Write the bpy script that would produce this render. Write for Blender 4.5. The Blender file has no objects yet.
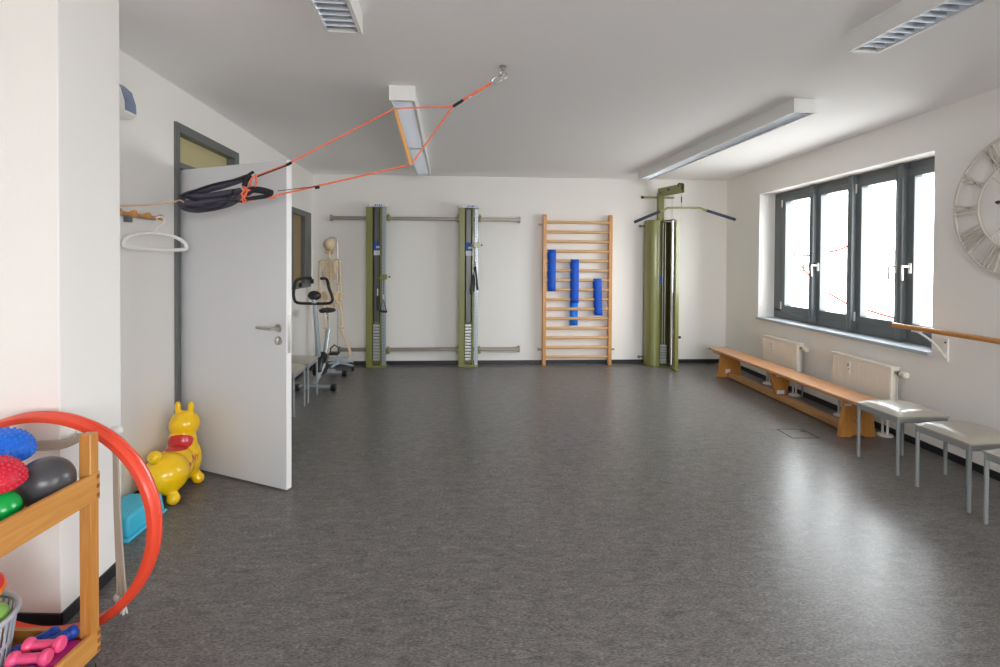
import bpy, bmesh, math, random
from mathutils import Vector, Matrix, noise
from mathutils.bvhtree import BVHTree
random.seed(7)
PI = math.pi
scn = bpy.context.scene
COL = scn.collection
H = 1.45            # camera height
CEIL = 2.645

# ------------------------------------------------------------------ materials
def srgb(r, g, b):
    f = lambda c: ((c/255+0.055)/1.055)**2.4 if c/255 > 0.04045 else c/255/12.92
    return (f(r), f(g), f(b), 1)

def mat(name, rgb, rough=.5, metal=0., spec=.5, alpha=1., trans=0., coat=0., bump=0., bscale=60., var=0., vscale=8.):
    m = bpy.data.materials.new(name); m.use_nodes = True
    nt = m.node_tree; b = nt.nodes['Principled BSDF']
    c = srgb(*rgb)
    b.inputs['Base Color'].default_value = c
    b.inputs['Roughness'].default_value = rough
    b.inputs['Metallic'].default_value = metal
    b.inputs['Specular IOR Level'].default_value = spec
    b.inputs['Alpha'].default_value = alpha
    b.inputs['Transmission Weight'].default_value = trans
    b.inputs['Coat Weight'].default_value = coat
    tc = nt.nodes.new('ShaderNodeTexCoord')
    if var > 0:
        n = nt.nodes.new('ShaderNodeTexNoise'); n.inputs['Scale'].default_value = vscale; n.inputs['Detail'].default_value = 4
        mx = nt.nodes.new('ShaderNodeMix'); mx.data_type = 'RGBA'
        mx.inputs['A'].default_value = tuple(x*(1-var) for x in c[:3])+(1,)
        mx.inputs['B'].default_value = tuple(min(1, x*(1+var)) for x in c[:3])+(1,)
        nt.links.new(tc.outputs['Object'], n.inputs['Vector']); nt.links.new(n.outputs['Fac'], mx.inputs['Factor'])
        nt.links.new(mx.outputs['Result'], b.inputs['Base Color'])
    if bump > 0:
        n2 = nt.nodes.new('ShaderNodeTexNoise'); n2.inputs['Scale'].default_value = bscale; n2.inputs['Detail'].default_value = 3
        bp = nt.nodes.new('ShaderNodeBump'); bp.inputs['Strength'].default_value = bump; bp.inputs['Distance'].default_value = .004
        nt.links.new(tc.outputs['Object'], n2.inputs['Vector']); nt.links.new(n2.outputs['Fac'], bp.inputs['Height'])
        nt.links.new(bp.outputs['Normal'], b.inputs['Normal'])
    return m

def wood(name, c1, c2, stretch=(14, 14, 1.2), rough=.4, coat=.15):
    m = bpy.data.materials.new(name); m.use_nodes = True
    nt = m.node_tree; b = nt.nodes['Principled BSDF']
    tc = nt.nodes.new('ShaderNodeTexCoord'); mp = nt.nodes.new('ShaderNodeMapping')
    mp.inputs['Scale'].default_value = stretch
    n = nt.nodes.new('ShaderNodeTexNoise'); n.inputs['Scale'].default_value = 3.2; n.inputs['Detail'].default_value = 5; n.inputs['Distortion'].default_value = .8
    cr = nt.nodes.new('ShaderNodeValToRGB')
    cr.color_ramp.elements[0].position = .32; cr.color_ramp.elements[0].color = srgb(*c1)
    cr.color_ramp.elements[1].position = .7; cr.color_ramp.elements[1].color = srgb(*c2)
    nt.links.new(tc.outputs['Object'], mp.inputs['Vector']); nt.links.new(mp.outputs['Vector'], n.inputs['Vector'])
    nt.links.new(n.outputs['Fac'], cr.inputs['Fac']); nt.links.new(cr.outputs['Color'], b.inputs['Base Color'])
    b.inputs['Roughness'].default_value = rough; b.inputs['Coat Weight'].default_value = coat; b.inputs['Coat Roughness'].default_value = .25
    return m

def floor_mat():
    m = bpy.data.materials.new('marbled_linoleum'); m.use_nodes = True
    nt = m.node_tree; b = nt.nodes['Principled BSDF']; L = nt.links.new
    tc = nt.nodes.new('ShaderNodeTexCoord')
    mp = nt.nodes.new('ShaderNodeMapping'); mp.inputs['Scale'].default_value = (.75, 1.9, 1)
    L(tc.outputs['Object'], mp.inputs['Vector'])
    a = nt.nodes.new('ShaderNodeTexNoise'); a.inputs['Scale'].default_value = 16; a.inputs['Detail'].default_value = 8; a.inputs['Roughness'].default_value = .72; a.inputs['Distortion'].default_value = 1.2
    c = nt.nodes.new('ShaderNodeTexNoise'); c.inputs['Scale'].default_value = 95; c.inputs['Detail'].default_value = 4
    big = nt.nodes.new('ShaderNodeTexNoise'); big.inputs['Scale'].default_value = 1.1; big.inputs['Detail'].default_value = 3
    L(mp.outputs['Vector'], a.inputs['Vector']); L(mp.outputs['Vector'], c.inputs['Vector']); L(tc.outputs['Object'], big.inputs['Vector'])
    ra = nt.nodes.new('ShaderNodeValToRGB')
    ra.color_ramp.elements[0].position = .33; ra.color_ramp.elements[0].color = srgb(92, 90, 89)
    ra.color_ramp.elements[1].position = .68; ra.color_ramp.elements[1].color = srgb(135, 131, 129)
    L(a.outputs['Fac'], ra.inputs['Fac'])
    rc = nt.nodes.new('ShaderNodeValToRGB')
    rc.color_ramp.elements[0].position = .35; rc.color_ramp.elements[0].color = (.55, .55, .55, 1)
    rc.color_ramp.elements[1].position = .68; rc.color_ramp.elements[1].color = (1.34, 1.33, 1.32, 1)
    L(c.outputs['Fac'], rc.inputs['Fac'])
    mx = nt.nodes.new('ShaderNodeMix'); mx.data_type = 'RGBA'; mx.blend_type = 'MULTIPLY'; mx.inputs['Factor'].default_value = 1
    L(ra.outputs['Color'], mx.inputs['A']); L(rc.outputs['Color'], mx.inputs['B'])
    L(mx.outputs['Result'], b.inputs['Base Color'])
    rr = nt.nodes.new('ShaderNodeMapRange'); rr.inputs['To Min'].default_value = .27; rr.inputs['To Max'].default_value = .30
    L(big.outputs['Fac'], rr.inputs['Value']); L(rr.outputs['Result'], b.inputs['Roughness'])
    bp = nt.nodes.new('ShaderNodeBump'); bp.inputs['Strength'].default_value = .06; bp.inputs['Distance'].default_value = .002
    L(c.outputs['Fac'], bp.inputs['Height'])
    b.inputs['Specular IOR Level'].default_value = .21
    return m

M = dict(
    wall=mat('wall_paint', (241, 238, 234), .85, bump=.12, bscale=90),
    ceiling=mat('ceiling_paint', (248, 247, 247), .9, bump=.08, bscale=70),
    floor=floor_mat(),
    skirt=mat('black_skirting', (38, 39, 44), .4),
    dframe=mat('grey_door_frame', (104, 107, 106), .45),
    leaf=mat('door_laminate', (214, 214, 216), .38, var=.01),
    leafedge=mat('door_edge', (232, 230, 228), .45),
    transom=mat('transom_panel', (196, 186, 138), .35, spec=.6),
    blind=mat('inner_window_blind', (150, 132, 98), .7),
    wframe=mat('window_frame_grey', (102, 107, 110), .42, bump=.02),
    sill=mat('window_sill_grey', (176, 184, 192), .35),
    glass=None,
    steel=mat('brushed_steel', (190, 186, 180), .3, metal=1),
    chrome=mat('chrome', (215, 216, 220), .12, metal=1),
    louvre=mat('louvre_aluminium', (222, 228, 236), .35, metal=.7),
    lampwhite=mat('lamp_housing_white', (236, 236, 234), .45),
    tubewhite=mat('lamp_tube_white', (245, 245, 240), .3),
    olive=mat('olive_green_enamel', (130, 131, 74), .32, coat=.3),
    olive_d=mat('olive_green_inner', (104, 106, 52), .4),
    shield=mat('grey_weight_shield', (108, 108, 104), .35, metal=.4),
    plate=mat('silver_weight_plate', (200, 202, 200), .35, metal=.5),
    black=mat('black_rubber', (24, 24, 27), .5),
    blackgloss=mat('black_plastic', (28, 29, 33), .3),
    navy=mat('navy_foam_grip', (40, 46, 70), .7),
    labelblue=mat('blue_label', (34, 82, 168), .5),
    labelwhite=mat('white_label', (232, 234, 240), .5),
    labelred=mat('red_label', (200, 40, 45), .5),
    holeg=mat('rail_hole_grey', (128, 136, 142), .5),
    rail=mat('wall_rail_greybrown', (150, 142, 130), .38, metal=.35),
    beech=wood('beech_wall_bars', (206, 148, 92), (226, 176, 120)),
    beechx=wood('beech_rungs', (204, 160, 108), (226, 188, 140), (1.2, 14, 14)),
    beechpost=wood('beech_uprights', (202, 142, 80), (220, 162, 100)),
    bench=wood('bench_top_wood', (188, 132, 84), (208, 152, 104), (14, 1.2, 14), .3, .3),
    benchleg=wood('bench_leg_wood', (186, 124, 54), (204, 144, 72), (14, 14, 1.5), .4),
    beam=wood('bench_beam_wood', (182, 134, 82), (200, 152, 98), (14, 1.2, 14)),
    trolley=wood('trolley_pine', (186, 122, 54), (206, 146, 76), (14, 14, 1.2), .38),
    trolleyy=wood('trolley_pine_rail', (190, 128, 58), (210, 150, 80), (14, 1.2, 14), .38),
    trolleyx=wood('trolley_pine_back', (186, 124, 56), (206, 146, 78), (1.2, 14, 14), .38),
    tdark=mat('finger_joint_end_grain', (138, 84, 34), .6),
    barre=wood('barre_wood', (190, 122, 50), (208, 142, 66), (14, 1, 14), .3, .4),
    peg=mat('orange_wood_peg', (214, 146, 72), .4),
    white=mat('white_plastic', (236, 234, 230), .4),
    cream=mat('radiator_cream', (236, 229, 216), .45),
    creamclock=mat('clock_cream_metal', (206, 200, 190), .5),
    darkbrown=mat('clock_hand_brown', (50, 36, 30), .5),
    greymetal=mat('grey_painted_tube', (146, 150, 150), .42, metal=.1),
    vinyl=mat('grey_vinyl_seat', (170, 164, 152), .28, coat=.2, bump=.05, bscale=200),
    orangerope=None, blackstrap=mat('black_strap', (32, 31, 38), .75, bump=.3, bscale=300),
    greystrap=mat('padded_dark_grey_strap', (70, 66, 80), .8, bump=.3, bscale=300),
    beigecord=mat('beige_cord', (206, 176, 136), .8),
    barwood=mat('spreader_bar_wood', (226, 168, 98), .4),
    bone=mat('bone_plastic', (228, 206, 172), .5, var=.08, vscale=30),
    bluepale=mat('pale_blue_grey_metal', (196, 208, 222), .35, metal=.3),
    silver=mat('silver_paint', (168, 176, 182), .3, metal=.5),
    red=mat('red_hoop_plastic', (232, 76, 50), .3, coat=.2),
    turq=mat('turquoise_plastic', (66, 190, 222), .35, bump=.04, bscale=150),
    bball=mat('blue_spiky_rubber', (28, 108, 214), .38),
    rball=mat('red_spiky_rubber', (208, 34, 58), .36),
    gball=mat('dark_grey_ball', (72, 70, 74), .3),
    green=mat('green_ball', (0, 158, 66), .22, coat=.3),
    lgreen=mat('light_green_ball', (54, 178, 70), .3),
    lime=mat('lime_ball', (140, 192, 96), .4),
    pink=mat('pink_vinyl', (240, 84, 134), .3, coat=.25),
    dblue=mat('blue_vinyl', (22, 70, 170), .38),
    magenta=mat('magenta_plastic', (206, 34, 130), .25, coat=.4),
    basket=mat('grey_basket_plastic', (186, 194, 204), .45),
    rope=mat('hemp_rope', (182, 170, 154), .85, bump=.5, bscale=260),
    ropeend=mat('rope_end_pale', (214, 208, 200), .8),
    band=None,
)

def glass_mat():
    m = bpy.data.materials.new('window_glass'); m.use_nodes = True
    nt = m.node_tree; nt.nodes.clear()
    out = nt.nodes.new('ShaderNodeOutputMaterial'); t = nt.nodes.new('ShaderNodeBsdfTransparent'); g = nt.nodes.new('ShaderNodeBsdfGlossy')
    t.inputs['Color'].default_value = (.97, .985, .98, 1); g.inputs['Roughness'].default_value = .02
    fr = nt.nodes.new('ShaderNodeFresnel'); fr.inputs['IOR'].default_value = 1.45
    mx = nt.nodes.new('ShaderNodeMixShader')
    ge = nt.nodes.new('ShaderNodeNewGeometry'); iv = nt.nodes.new('ShaderNodeMath'); iv.operation = 'SUBTRACT'; iv.inputs[0].default_value = 1
    mu = nt.nodes.new('ShaderNodeMath'); mu.operation = 'MULTIPLY'
    nt.links.new(ge.outputs['Backfacing'], iv.inputs[1]); nt.links.new(iv.outputs[0], mu.inputs[0]); nt.links.new(fr.outputs[0], mu.inputs[1])
    nt.links.new(mu.outputs[0], mx.inputs[0]); nt.links.new(t.outputs[0], mx.inputs[1]); nt.links.new(g.outputs[0], mx.inputs[2])
    nt.links.new(mx.outputs[0], out.inputs['Surface'])
    return m
M['glass'] = glass_mat()

def rope_mat():     # orange rope with a dashed pale fleck
    m = mat('orange_rope', (236, 96, 66), .7)
    nt = m.node_tree; b = nt.nodes['Principled BSDF']
    tc = nt.nodes.new('ShaderNodeTexCoord'); w = nt.nodes.new('ShaderNodeTexWave'); w.inputs['Scale'].default_value = 30
    w.inputs['Distortion'].default_value = 1
    cr = nt.nodes.new('ShaderNodeValToRGB'); cr.color_ramp.elements[0].color = srgb(234, 96, 66); cr.color_ramp.elements[1].color = srgb(248, 140, 104)
    nt.links.new(tc.outputs['Object'], w.inputs['Vector']); nt.links.new(w.outputs['Fac'], cr.inputs['Fac']); nt.links.new(cr.outputs['Color'], b.inputs['Base Color'])
    return m
M['orangerope'] = rope_mat()

def band_mat(name, rgb):
    m = mat(name, rgb, .55, bump=.1, bscale=20)
    nt = m.node_tree; b = nt.nodes['Principled BSDF']
    tr = nt.nodes.new('ShaderNodeBsdfTranslucent'); tr.inputs['Color'].default_value = srgb(*rgb)
    mx = nt.nodes.new('ShaderNodeMixShader'); mx.inputs[0].default_value = .4
    out = [n for n in nt.nodes if n.type == 'OUTPUT_MATERIAL'][0]
    nt.links.new(b.outputs[0], mx.inputs[1]); nt.links.new(tr.outputs[0], mx.inputs[2]); nt.links.new(mx.outputs[0], out.inputs['Surface'])
    return m
M['band'] = band_mat('blue_latex_band', (36, 112, 232)); M['bandl'] = band_mat('light_blue_latex_band', (40, 150, 250))

# ------------------------------------------------------------------ mesh builder
class MB:
    def __init__(s): s.bm = bmesh.new()
    def poly(s, pts):
        try: s.bm.faces.new([s.bm.verts.new(p) for p in pts])
        except ValueError: pass
        return s
    def box(s, x0, x1, y0, y1, z0, z1, m=None):
        v = [s.bm.verts.new((m @ Vector(p)) if m else p) for p in
             [(x0,y0,z0),(x1,y0,z0),(x1,y1,z0),(x0,y1,z0),(x0,y0,z1),(x1,y0,z1),(x1,y1,z1),(x0,y1,z1)]]
        for f in [(0,3,2,1),(4,5,6,7),(0,1,5,4),(1,2,6,5),(2,3,7,6),(3,0,4,7)]: s.bm.faces.new([v[i] for i in f])
        return s
    def prism(s, pts, z0, z1, axis='z'):   # pts 2D polygon extruded along axis
        def P(a, b, c):
            return {'z': (a, b, c), 'y': (a, c, b), 'x': (c, a, b)}[axis]
        n = len(pts)
        lo = [s.bm.verts.new(P(a, b, z0)) for a, b in pts]; hi = [s.bm.verts.new(P(a, b, z1)) for a, b in pts]
        s.bm.faces.new(lo[::-1]); s.bm.faces.new(hi)
        for i in range(n): s.bm.faces.new([lo[i], lo[(i+1) % n], hi[(i+1) % n], hi[i]])
        return s
    def frust(s, r0, r1, z0, z1):         # r=(x0,x1,y0,y1) at two heights
        a = [(r0[0],r0[2],z0),(r0[1],r0[2],z0),(r0[1],r0[3],z0),(r0[0],r0[3],z0)]
        b = [(r1[0],r1[2],z1),(r1[1],r1[2],z1),(r1[1],r1[3],z1),(r1[0],r1[3],z1)]
        v = [s.bm.verts.new(p) for p in a+b]
        for f in [(0,3,2,1),(4,5,6,7),(0,1,5,4),(1,2,6,5),(2,3,7,6),(3,0,4,7)]: s.bm.faces.new([v[i] for i in f])
        return s
    def tube(s, pts, r, n=8, closed=False, flat=1.):
        pts = [Vector(p) for p in pts]; N = len(pts)
        rs = r if isinstance(r, (list, tuple)) else [r]*N
        rings = []; up = None
        for i, p in enumerate(pts):
            if closed: t = pts[(i+1) % N]-pts[i-1]
            else: t = pts[min(i+1, N-1)]-pts[max(i-1, 0)]
            if t.length < 1e-9: t = Vector((0, 0, 1))
            t.normalize()
            if up is None:
                up = Vector((0, 0, 1)) if abs(t.z) < .9 else Vector((0, 1, 0))
            a = (up - t*up.dot(t))
            if a.length < 1e-6: a = t.orthogonal()
            a.normalize(); b = t.cross(a); up = a
            rings.append([s.bm.verts.new(p + (a*math.cos(2*PI*k/n)*flat + b*math.sin(2*PI*k/n))*rs[i]) for k in range(n)])
        for i in range(N if closed else N-1):
            A, B = rings[i], rings[(i+1) % N]
            for k in range(n): s.bm.faces.new([A[k], A[(k+1) % n], B[(k+1) % n], B[k]])
        if not closed:
            s.bm.faces.new(rings[0][::-1]); s.bm.faces.new(rings[-1])
        return s
    def cyl(s, p0, p1, r, r1=None, n=16): return s.tube([p0, p1], [r, r if r1 is None else r1], n)
    def sphere(s, c, r, sc=(1, 1, 1), n=24, rot=None):
        m = Matrix.Translation(c) @ (rot.to_4x4() if rot else Matrix()) @ Matrix.Diagonal((sc[0], sc[1], sc[2], 1))
        bmesh.ops.create_uvsphere(s.bm, u_segments=n, v_segments=max(6, n*2//3), radius=r, matrix=m); return s
    def lathe(s, prof, c=(0, 0, 0), n=32, m=None):   # prof [(r,z)], closes ends when r==0
        m = m or Matrix(); rings = []
        for r, z in prof:
            if r < 1e-6: rings.append([s.bm.verts.new(m @ Vector((c[0], c[1], c[2]+z)))])
            else: rings.append([s.bm.verts.new(m @ Vector((c[0]+r*math.cos(2*PI*k/n), c[1]+r*math.sin(2*PI*k/n), c[2]+z))) for k in range(n)])
        for A, B in zip(rings, rings[1:]):
            for k in range(n):
                a = [A[k % len(A)], A[(k+1) % len(A)]] if len(A) > 1 else [A[0]]
                b = [B[(k+1) % len(B)], B[k % len(B)]] if len(B) > 1 else [B[0]]
                if len(a)+len(b) > 2: s.bm.faces.new(a+b)
        return s
    def build(s, name, m, parent=None, bevel=0, seg=2, angle=35, recalc=True):
        if recalc: bmesh.ops.recalc_face_normals(s.bm, faces=s.bm.faces)
        me = bpy.data.meshes.new(name); s.bm.to_mesh(me); s.bm.free()
        for mm in (m if isinstance(m, (list, tuple)) else [m]): me.materials.append(mm)
        me.shade_smooth(); me.set_sharp_from_angle(angle=math.radians(angle))
        o = bpy.data.objects.new(name, me); COL.objects.link(o)
        if bevel:
            b = o.modifiers.new('edge', 'BEVEL'); b.width = bevel; b.segments = seg; b.limit_method = 'ANGLE'; b.angle_limit = math.radians(40)
        if parent: o.parent = parent
        return o

def bez(pts, n=12, closed=False):      # Catmull-Rom through pts
    P = [Vector(p) for p in pts]; N = len(P); out = []
    for i in range(N if closed else N-1):
        p1, p2 = P[i], P[(i+1) % N]
        p0 = P[i-1] if (closed or i > 0) else p1*2-p2
        p3 = P[(i+2) % N] if (closed or i+2 < N) else p2*2-p1
        for k in range(n):
            t = k/n
            out.append(.5*((2*p1)+(p2-p0)*t+(2*p0-5*p1+4*p2-p3)*t*t+(3*p1-p0-3*p2+p3)*t**3))
    if not closed: out.append(P[-1])
    return out

def tag(o, label=None, cat=None, group=None, kind=None):
    if label: o['label'] = label
    if cat: o['category'] = cat
    if group: o['group'] = group
    if kind: o['kind'] = kind
    return o
def thing(name, loc, rz=0, label=None, cat=None, group=None, kind=None, rot=None):
    o = bpy.data.objects.new(name, None); o.empty_display_size = .1; COL.objects.link(o)
    o.location = loc; o.rotation_euler = rot or (0, 0, rz)
    return tag(o, label, cat, group, kind)
def lab(o, text): o['label'] = text; return o
def copy_tree(root, loc, rz, label, group=None):
    c = root.copy(); COL.objects.link(c); c.location = loc; c.rotation_euler = (0, 0, rz); c['label'] = label
    if group: c['group'] = group
    for ch in list(root.children):
        d = ch.copy(); COL.objects.link(d); d.parent = c
        for g in list(ch.children):
            h = g.copy(); COL.objects.link(h); h.parent = d
    return c
def struct(o, label=None): o['kind'] = 'structure'; return tag(o, label)

# ------------------------------------------------------------------ room frames
BL = Vector((-2.467, 7.092, 0)); BR = Vector((3.415, 7.346, 0)); XR = 3.415
e = (BR-BL).normalized(); beta = math.atan2(e.y, e.x)
le = Vector((.0835, -.9965, 0)).normalized(); ltheta = math.atan2(-le.y, -le.x)   # along the left wall toward the camera
ln = Vector((.9965, .0835, 0)).normalized()
def onback(s, out=0, z=0): p = BL + e*s + Vector((e.y, -e.x, 0))*out; return (p.x, p.y, z)
def onleft(s, out=0, z=0): p = BL + le*s + ln*out; return (p.x, p.y, z)

# ------------------------------------------------------------------ shell
YN = -3.2   # rear wall of the room, behind the camera
LNEAR = BL + le*((7.092-YN)/.9965)
struct(MB().box(-3.7, 4.2, YN-.3, 7.9, -.1, 0).build('floor', M['floor']))
struct(MB().box(-3.6, 4.2, YN-.3, 7.9, CEIL, CEIL+.12).build('ceiling', M['ceiling']))
struct(MB().prism([(-2.9, 7.0725), (3.86, 7.366), (3.86, 7.65), (-2.9, 7.36)], 0, CEIL).build('wall_back', M['wall']))

# right wall with the seen window and an unseen opening nearer the camera, added for daylight
W0, W1, WZ0, WZ1 = 3.885, 6.45, .77, 2.33
V0, V1 = -.8, .9
b = MB()
for (y0, y1, z0, z1) in [(W1, 7.5, 0, CEIL), (V1, W0, 0, CEIL), (YN-.2, V0, 0, CEIL),
                         (W0, W1, 0, WZ0-.03), (W0, W1, WZ1, CEIL), (V0, V1, 0, WZ0-.03), (V0, V1, WZ1, CEIL)]:
    b.box(XR, XR+.37, y0, y1, z0, z1)
struct(b.build('wall_right', M['wall']))
# left wall with doorway and inner window
def lw(b, s0, s1, z0, z1, t=.25):
    p = [BL+le*s0, BL+le*s1, BL+le*s1-ln*t, BL+le*s0-ln*t]
    return b.prism([(q.x, q.y) for q in p], z0, z1)
SL = (7.092-YN)/.9965+.2
D0, D1 = 2.60, 3.56      # doorway along the left wall
I0, I1, IZ0, IZ1 = .16, 1.03, 1.10, 2.09
b = MB()
lw(b, -.3, I0, 0, CEIL); lw(b, I0, I1, 0, IZ0); lw(b, I0, I1, IZ1, CEIL); lw(b, I1, D0, 0, CEIL); lw(b, D0, D1, 2.39, CEIL); lw(b, D1, 5.0, 0, CEIL)
for (s0, s1, o0, o1) in [(4.95, 5.0, .2, .55), (5.0, SL, .3, .55)]:
    p = [BL+le*s0-ln*o0, BL+le*s1-ln*o0, BL+le*s1-ln*o1, BL+le*s0-ln*o1]; b.prism([(q.x, q.y) for q in p], 0, CEIL)
struct(b.build('wall_left', M['wall']))
b = MB()
for (s0, s1, o0, o1) in [(2.0, 4.4, .95, 1.0), (2.0, 2.05, .25, .95), (4.35, 4.4, .25, .95)]:
    p = [BL+le*s0-ln*o0, BL+le*s1-ln*o0, BL+le*s1-ln*o1, BL+le*s0-ln*o1]; b.prism([(q.x, q.y) for q in p], 0, CEIL)
struct(b.build('wall_corridor', M['wall']))
# rear wall with a wide unseen opening, added to light the room
b = MB()
for (x0, x1, z0, z1) in [(-2.4, .1, 0, CEIL), (3.3, 3.84, 0, CEIL), (.1, 3.3, 0, .9), (.1, 3.3, 2.45, CEIL)]:
    b.box(x0, x1, YN-.3, YN, z0, z1)
struct(b.build('wall_rear', M['wall']))
# the pier in the left foreground
struct(MB().prism([(-1.688, 2.02), (-1.731, 2.41), (-2.45, 2.36), (-2.45, 2.048)], 0, CEIL).build('wall_pier', M['wall'], bevel=.004))
# baseboards
SKH, SKT = .055, .008
def strip(pts, name):
    b = MB()
    for (p, q) in zip(pts, pts[1:]):
        p = Vector(p); q = Vector(q); d = (q-p).normalized(); n = Vector((d.y, -d.x))*SKT
        b.prism([tuple(p), tuple(q), tuple(q+n), tuple(p+n)], 0, SKH)
    return struct(b.build(name, M['skirt']))
strip([(BL.x, BL.y), (BR.x, BR.y)], 'baseboard_back')
strip([(XR, 7.34), (XR, YN)], 'baseboard_right')
def lp(s): p = BL+le*s; return (p.x, p.y)
strip([lp(2.5), (BL.x, BL.y)], 'baseboard_left')
strip([lp(4.68), lp(3.64)], 'baseboard_left')
strip([(-2.42, 2.047), (-1.688, 2.02), (-1.731, 2.41)], 'baseboard_pier')

# ------------------------------------------------------------------ window_1 (right wall)
w = thing('window_1', (XR, (W0+W1)/2, WZ0), 0, kind='structure', label='grey four-sash window in the right wall above the radiators')
yc = (W0+W1)/2
fx0, fx1 = .20, .30
b = MB()
z = lambda v: v-WZ0
b.box(fx0, fx1, W0-yc, W1-yc, z(.77), z(.885)); b.box(fx0, fx1, W0-yc, W1-yc, z(2.27), z(2.33))
b.box(fx0, fx1, 6.30-yc, W1-yc, z(.85), z(2.27)); b.box(fx0, fx1, W0-yc, 3.91-yc, z(.85), z(2.27))
b.box(fx0+.03, fx1, 6.24-yc, 6.30-yc, z(.85), z(2.27))
b.build('window_frame', M['wframe'], w, bevel=.004)
for ym in (5.625, 5.01, 4.395):
    MB().prism([(fx0-.055, ym-yc-.028), (fx0-.065, ym-yc-.012), (fx0-.065, ym-yc+.012), (fx0-.055, ym-yc+.028), (fx1, ym-yc+.045), (fx1, ym-yc-.045)], z(.80), z(2.325)).build('mullion', M['wframe'], w)
sashes = [(5.655, 6.27), (5.04, 5.60), (4.425, 4.985), (3.90, 4.365)]
for i, (a, c) in enumerate(sashes):
    b = MB(); x0, x1 = fx0-.012, fx0+.062; zz0, zz1 = z(.865), z(2.275); fw = .072
    b.box(x0, x1, a-yc, c-yc, zz0, zz0+fw); b.box(x0, x1, a-yc, c-yc, zz1-fw, zz1)
    b.box(x0, x1, a-yc, a-yc+fw, zz0+fw, zz1-fw); b.box(x0, x1, c-yc-fw, c-yc, zz0+fw, zz1-fw)
    s = b.build('sash', M['wframe'], w, bevel=.004)
    MB().box(x0+.038, x0+.046, a-yc+fw-.01, c-yc-fw+.01, zz0+fw-.01, zz1-fw+.01).build('pane', M['glass'], s)
    hy = (a+.046-yc) if i in (0, 2) else (c-.046-yc)
    hx = x0
    g = MB(); g.box(hx-.012, hx, hy-.014, hy+.014, z(1.37), z(1.46)); g.cyl((hx, hy, z(1.43)), (hx-.07, hy, z(1.43)), .008)
    g.tube(bez([(hx-.07, hy, z(1.437)), (hx-.076, hy, z(1.42)), (hx-.072, hy, z(1.31))], 5), .009, 8)
    lab(g.build('handle', M['white'], s), 'white metal handle')
    ky = (c-.01-yc) if i in (0, 2) else (a+.01-yc)
    if i in (0, 2):
        k = MB()
        for zc in (.93, 2.19): k.cyl((hx-.008, ky, z(zc-.045)), (hx-.008, ky, z(zc+.045)), .008, n=10)
        lab(k.build('hinge', M['white'], s), 'white hinge pins')
MB().box(-.035, fx0+.02, W0-yc-.0, W1-yc+.0, -.03, .0).build('window_sill', M['sill'], w, bevel=.004)
# unseen window nearer the camera, added and sized to let daylight in
w2 = thing('window_added_side', (XR, (V0+V1)/2, WZ0), 0, kind='structure', label='unseen grey window added nearer the camera for its daylight')
b = MB(); yq = (V1-V0)/2
b.box(.2, .3, -yq, yq, 0, .08); b.box(.2, .3, -yq, yq, 1.5, 1.56)
for k in range(8):
    y = -yq+(2*yq-.06)*k/7; b.box(.17, .3, y, y+.06, .08, 1.5)
b.build('window_frame', M['wframe'], w2)
MB().box(-.035, .22, -yq, yq, -.03, 0).build('window_sill', M['sill'], w2)
w3 = thing('window_added_rear', (1.7, YN, .9), 0, kind='structure', label='unseen window added behind the camera to brighten the room')  # out of view, added and sized for the light it lets in
b = MB()
b.box(-1.6, 1.6, -.25, -.17, 0, .07); b.box(-1.6, 1.6, -.25, -.17, 1.48, 1.55)
for k in range(4): b.box(-1.6+1.046*k, -1.54+1.046*k, -.25, -.17, .07, 1.48)
b.build('window_frame', M['wframe'], w3)

# outside: red cords strung on thin rods in front of the window
for i, (ya, za, yb, zb, sag, lb) in enumerate([
        (6.42, 1.58, 5.84, 1.545, .01, 'thin red cord outside the farthest sash, level with its handle'),
        (6.12, 1.43, 5.82, 1.22, .0, 'faint red cord sloping down outside the farthest sash below its handle'),
        (5.72, 1.58, 5.20, 1.675, .03, 'thin red cord rising outside the second sash, above the handles'),
        (5.72, 1.16, 5.18, .99, .0, 'thin red cord sloping down outside the second sash, low on the pane'),
        (5.06, 1.0, 4.45, .935, .01, 'thin red cord low outside the wide third sash')]):
    x = XR+.335
    pts = [(x, ya+(yb-ya)*t/6, za+(zb-za)*t/6-sag*(1-((t/3)-1)**2)) for t in range(7)]
    tag(MB().tube(pts, .011, 8).build('cord', mat('red_cord', (226, 70, 50), .6) if i == 0 else bpy.data.materials['red_cord']), lb, 'cord', 'red cords outside the window')

# ------------------------------------------------------------------ door_1 with open leaf, and the inner window
lt = ltheta
d = thing('door_1', onleft(D1), lt, kind='structure', label='pale grey door standing open into the room, with grey frame and transom')
Wd = D1-D0                      # local x runs from the hinge jamb (0) to the far jamb (Wd); y into the wall
b = MB()
for (x0, x1, z0, z1) in [(-.022, .024, 0, 2.395), (Wd-.03, Wd+.06, 0, 2.395), (.024, Wd-.03, 2.33, 2.395), (.024, Wd-.03, 2.085, 2.125)]:
    b.box(x0, x1, -.02, .12, z0, z1)
b.build('door_frame', M['dframe'], d, bevel=.003)
MB().box(.03, Wd-.03, .05, .06, 2.125, 2.33).build('transom_pane', M['transom'], d)
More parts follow.
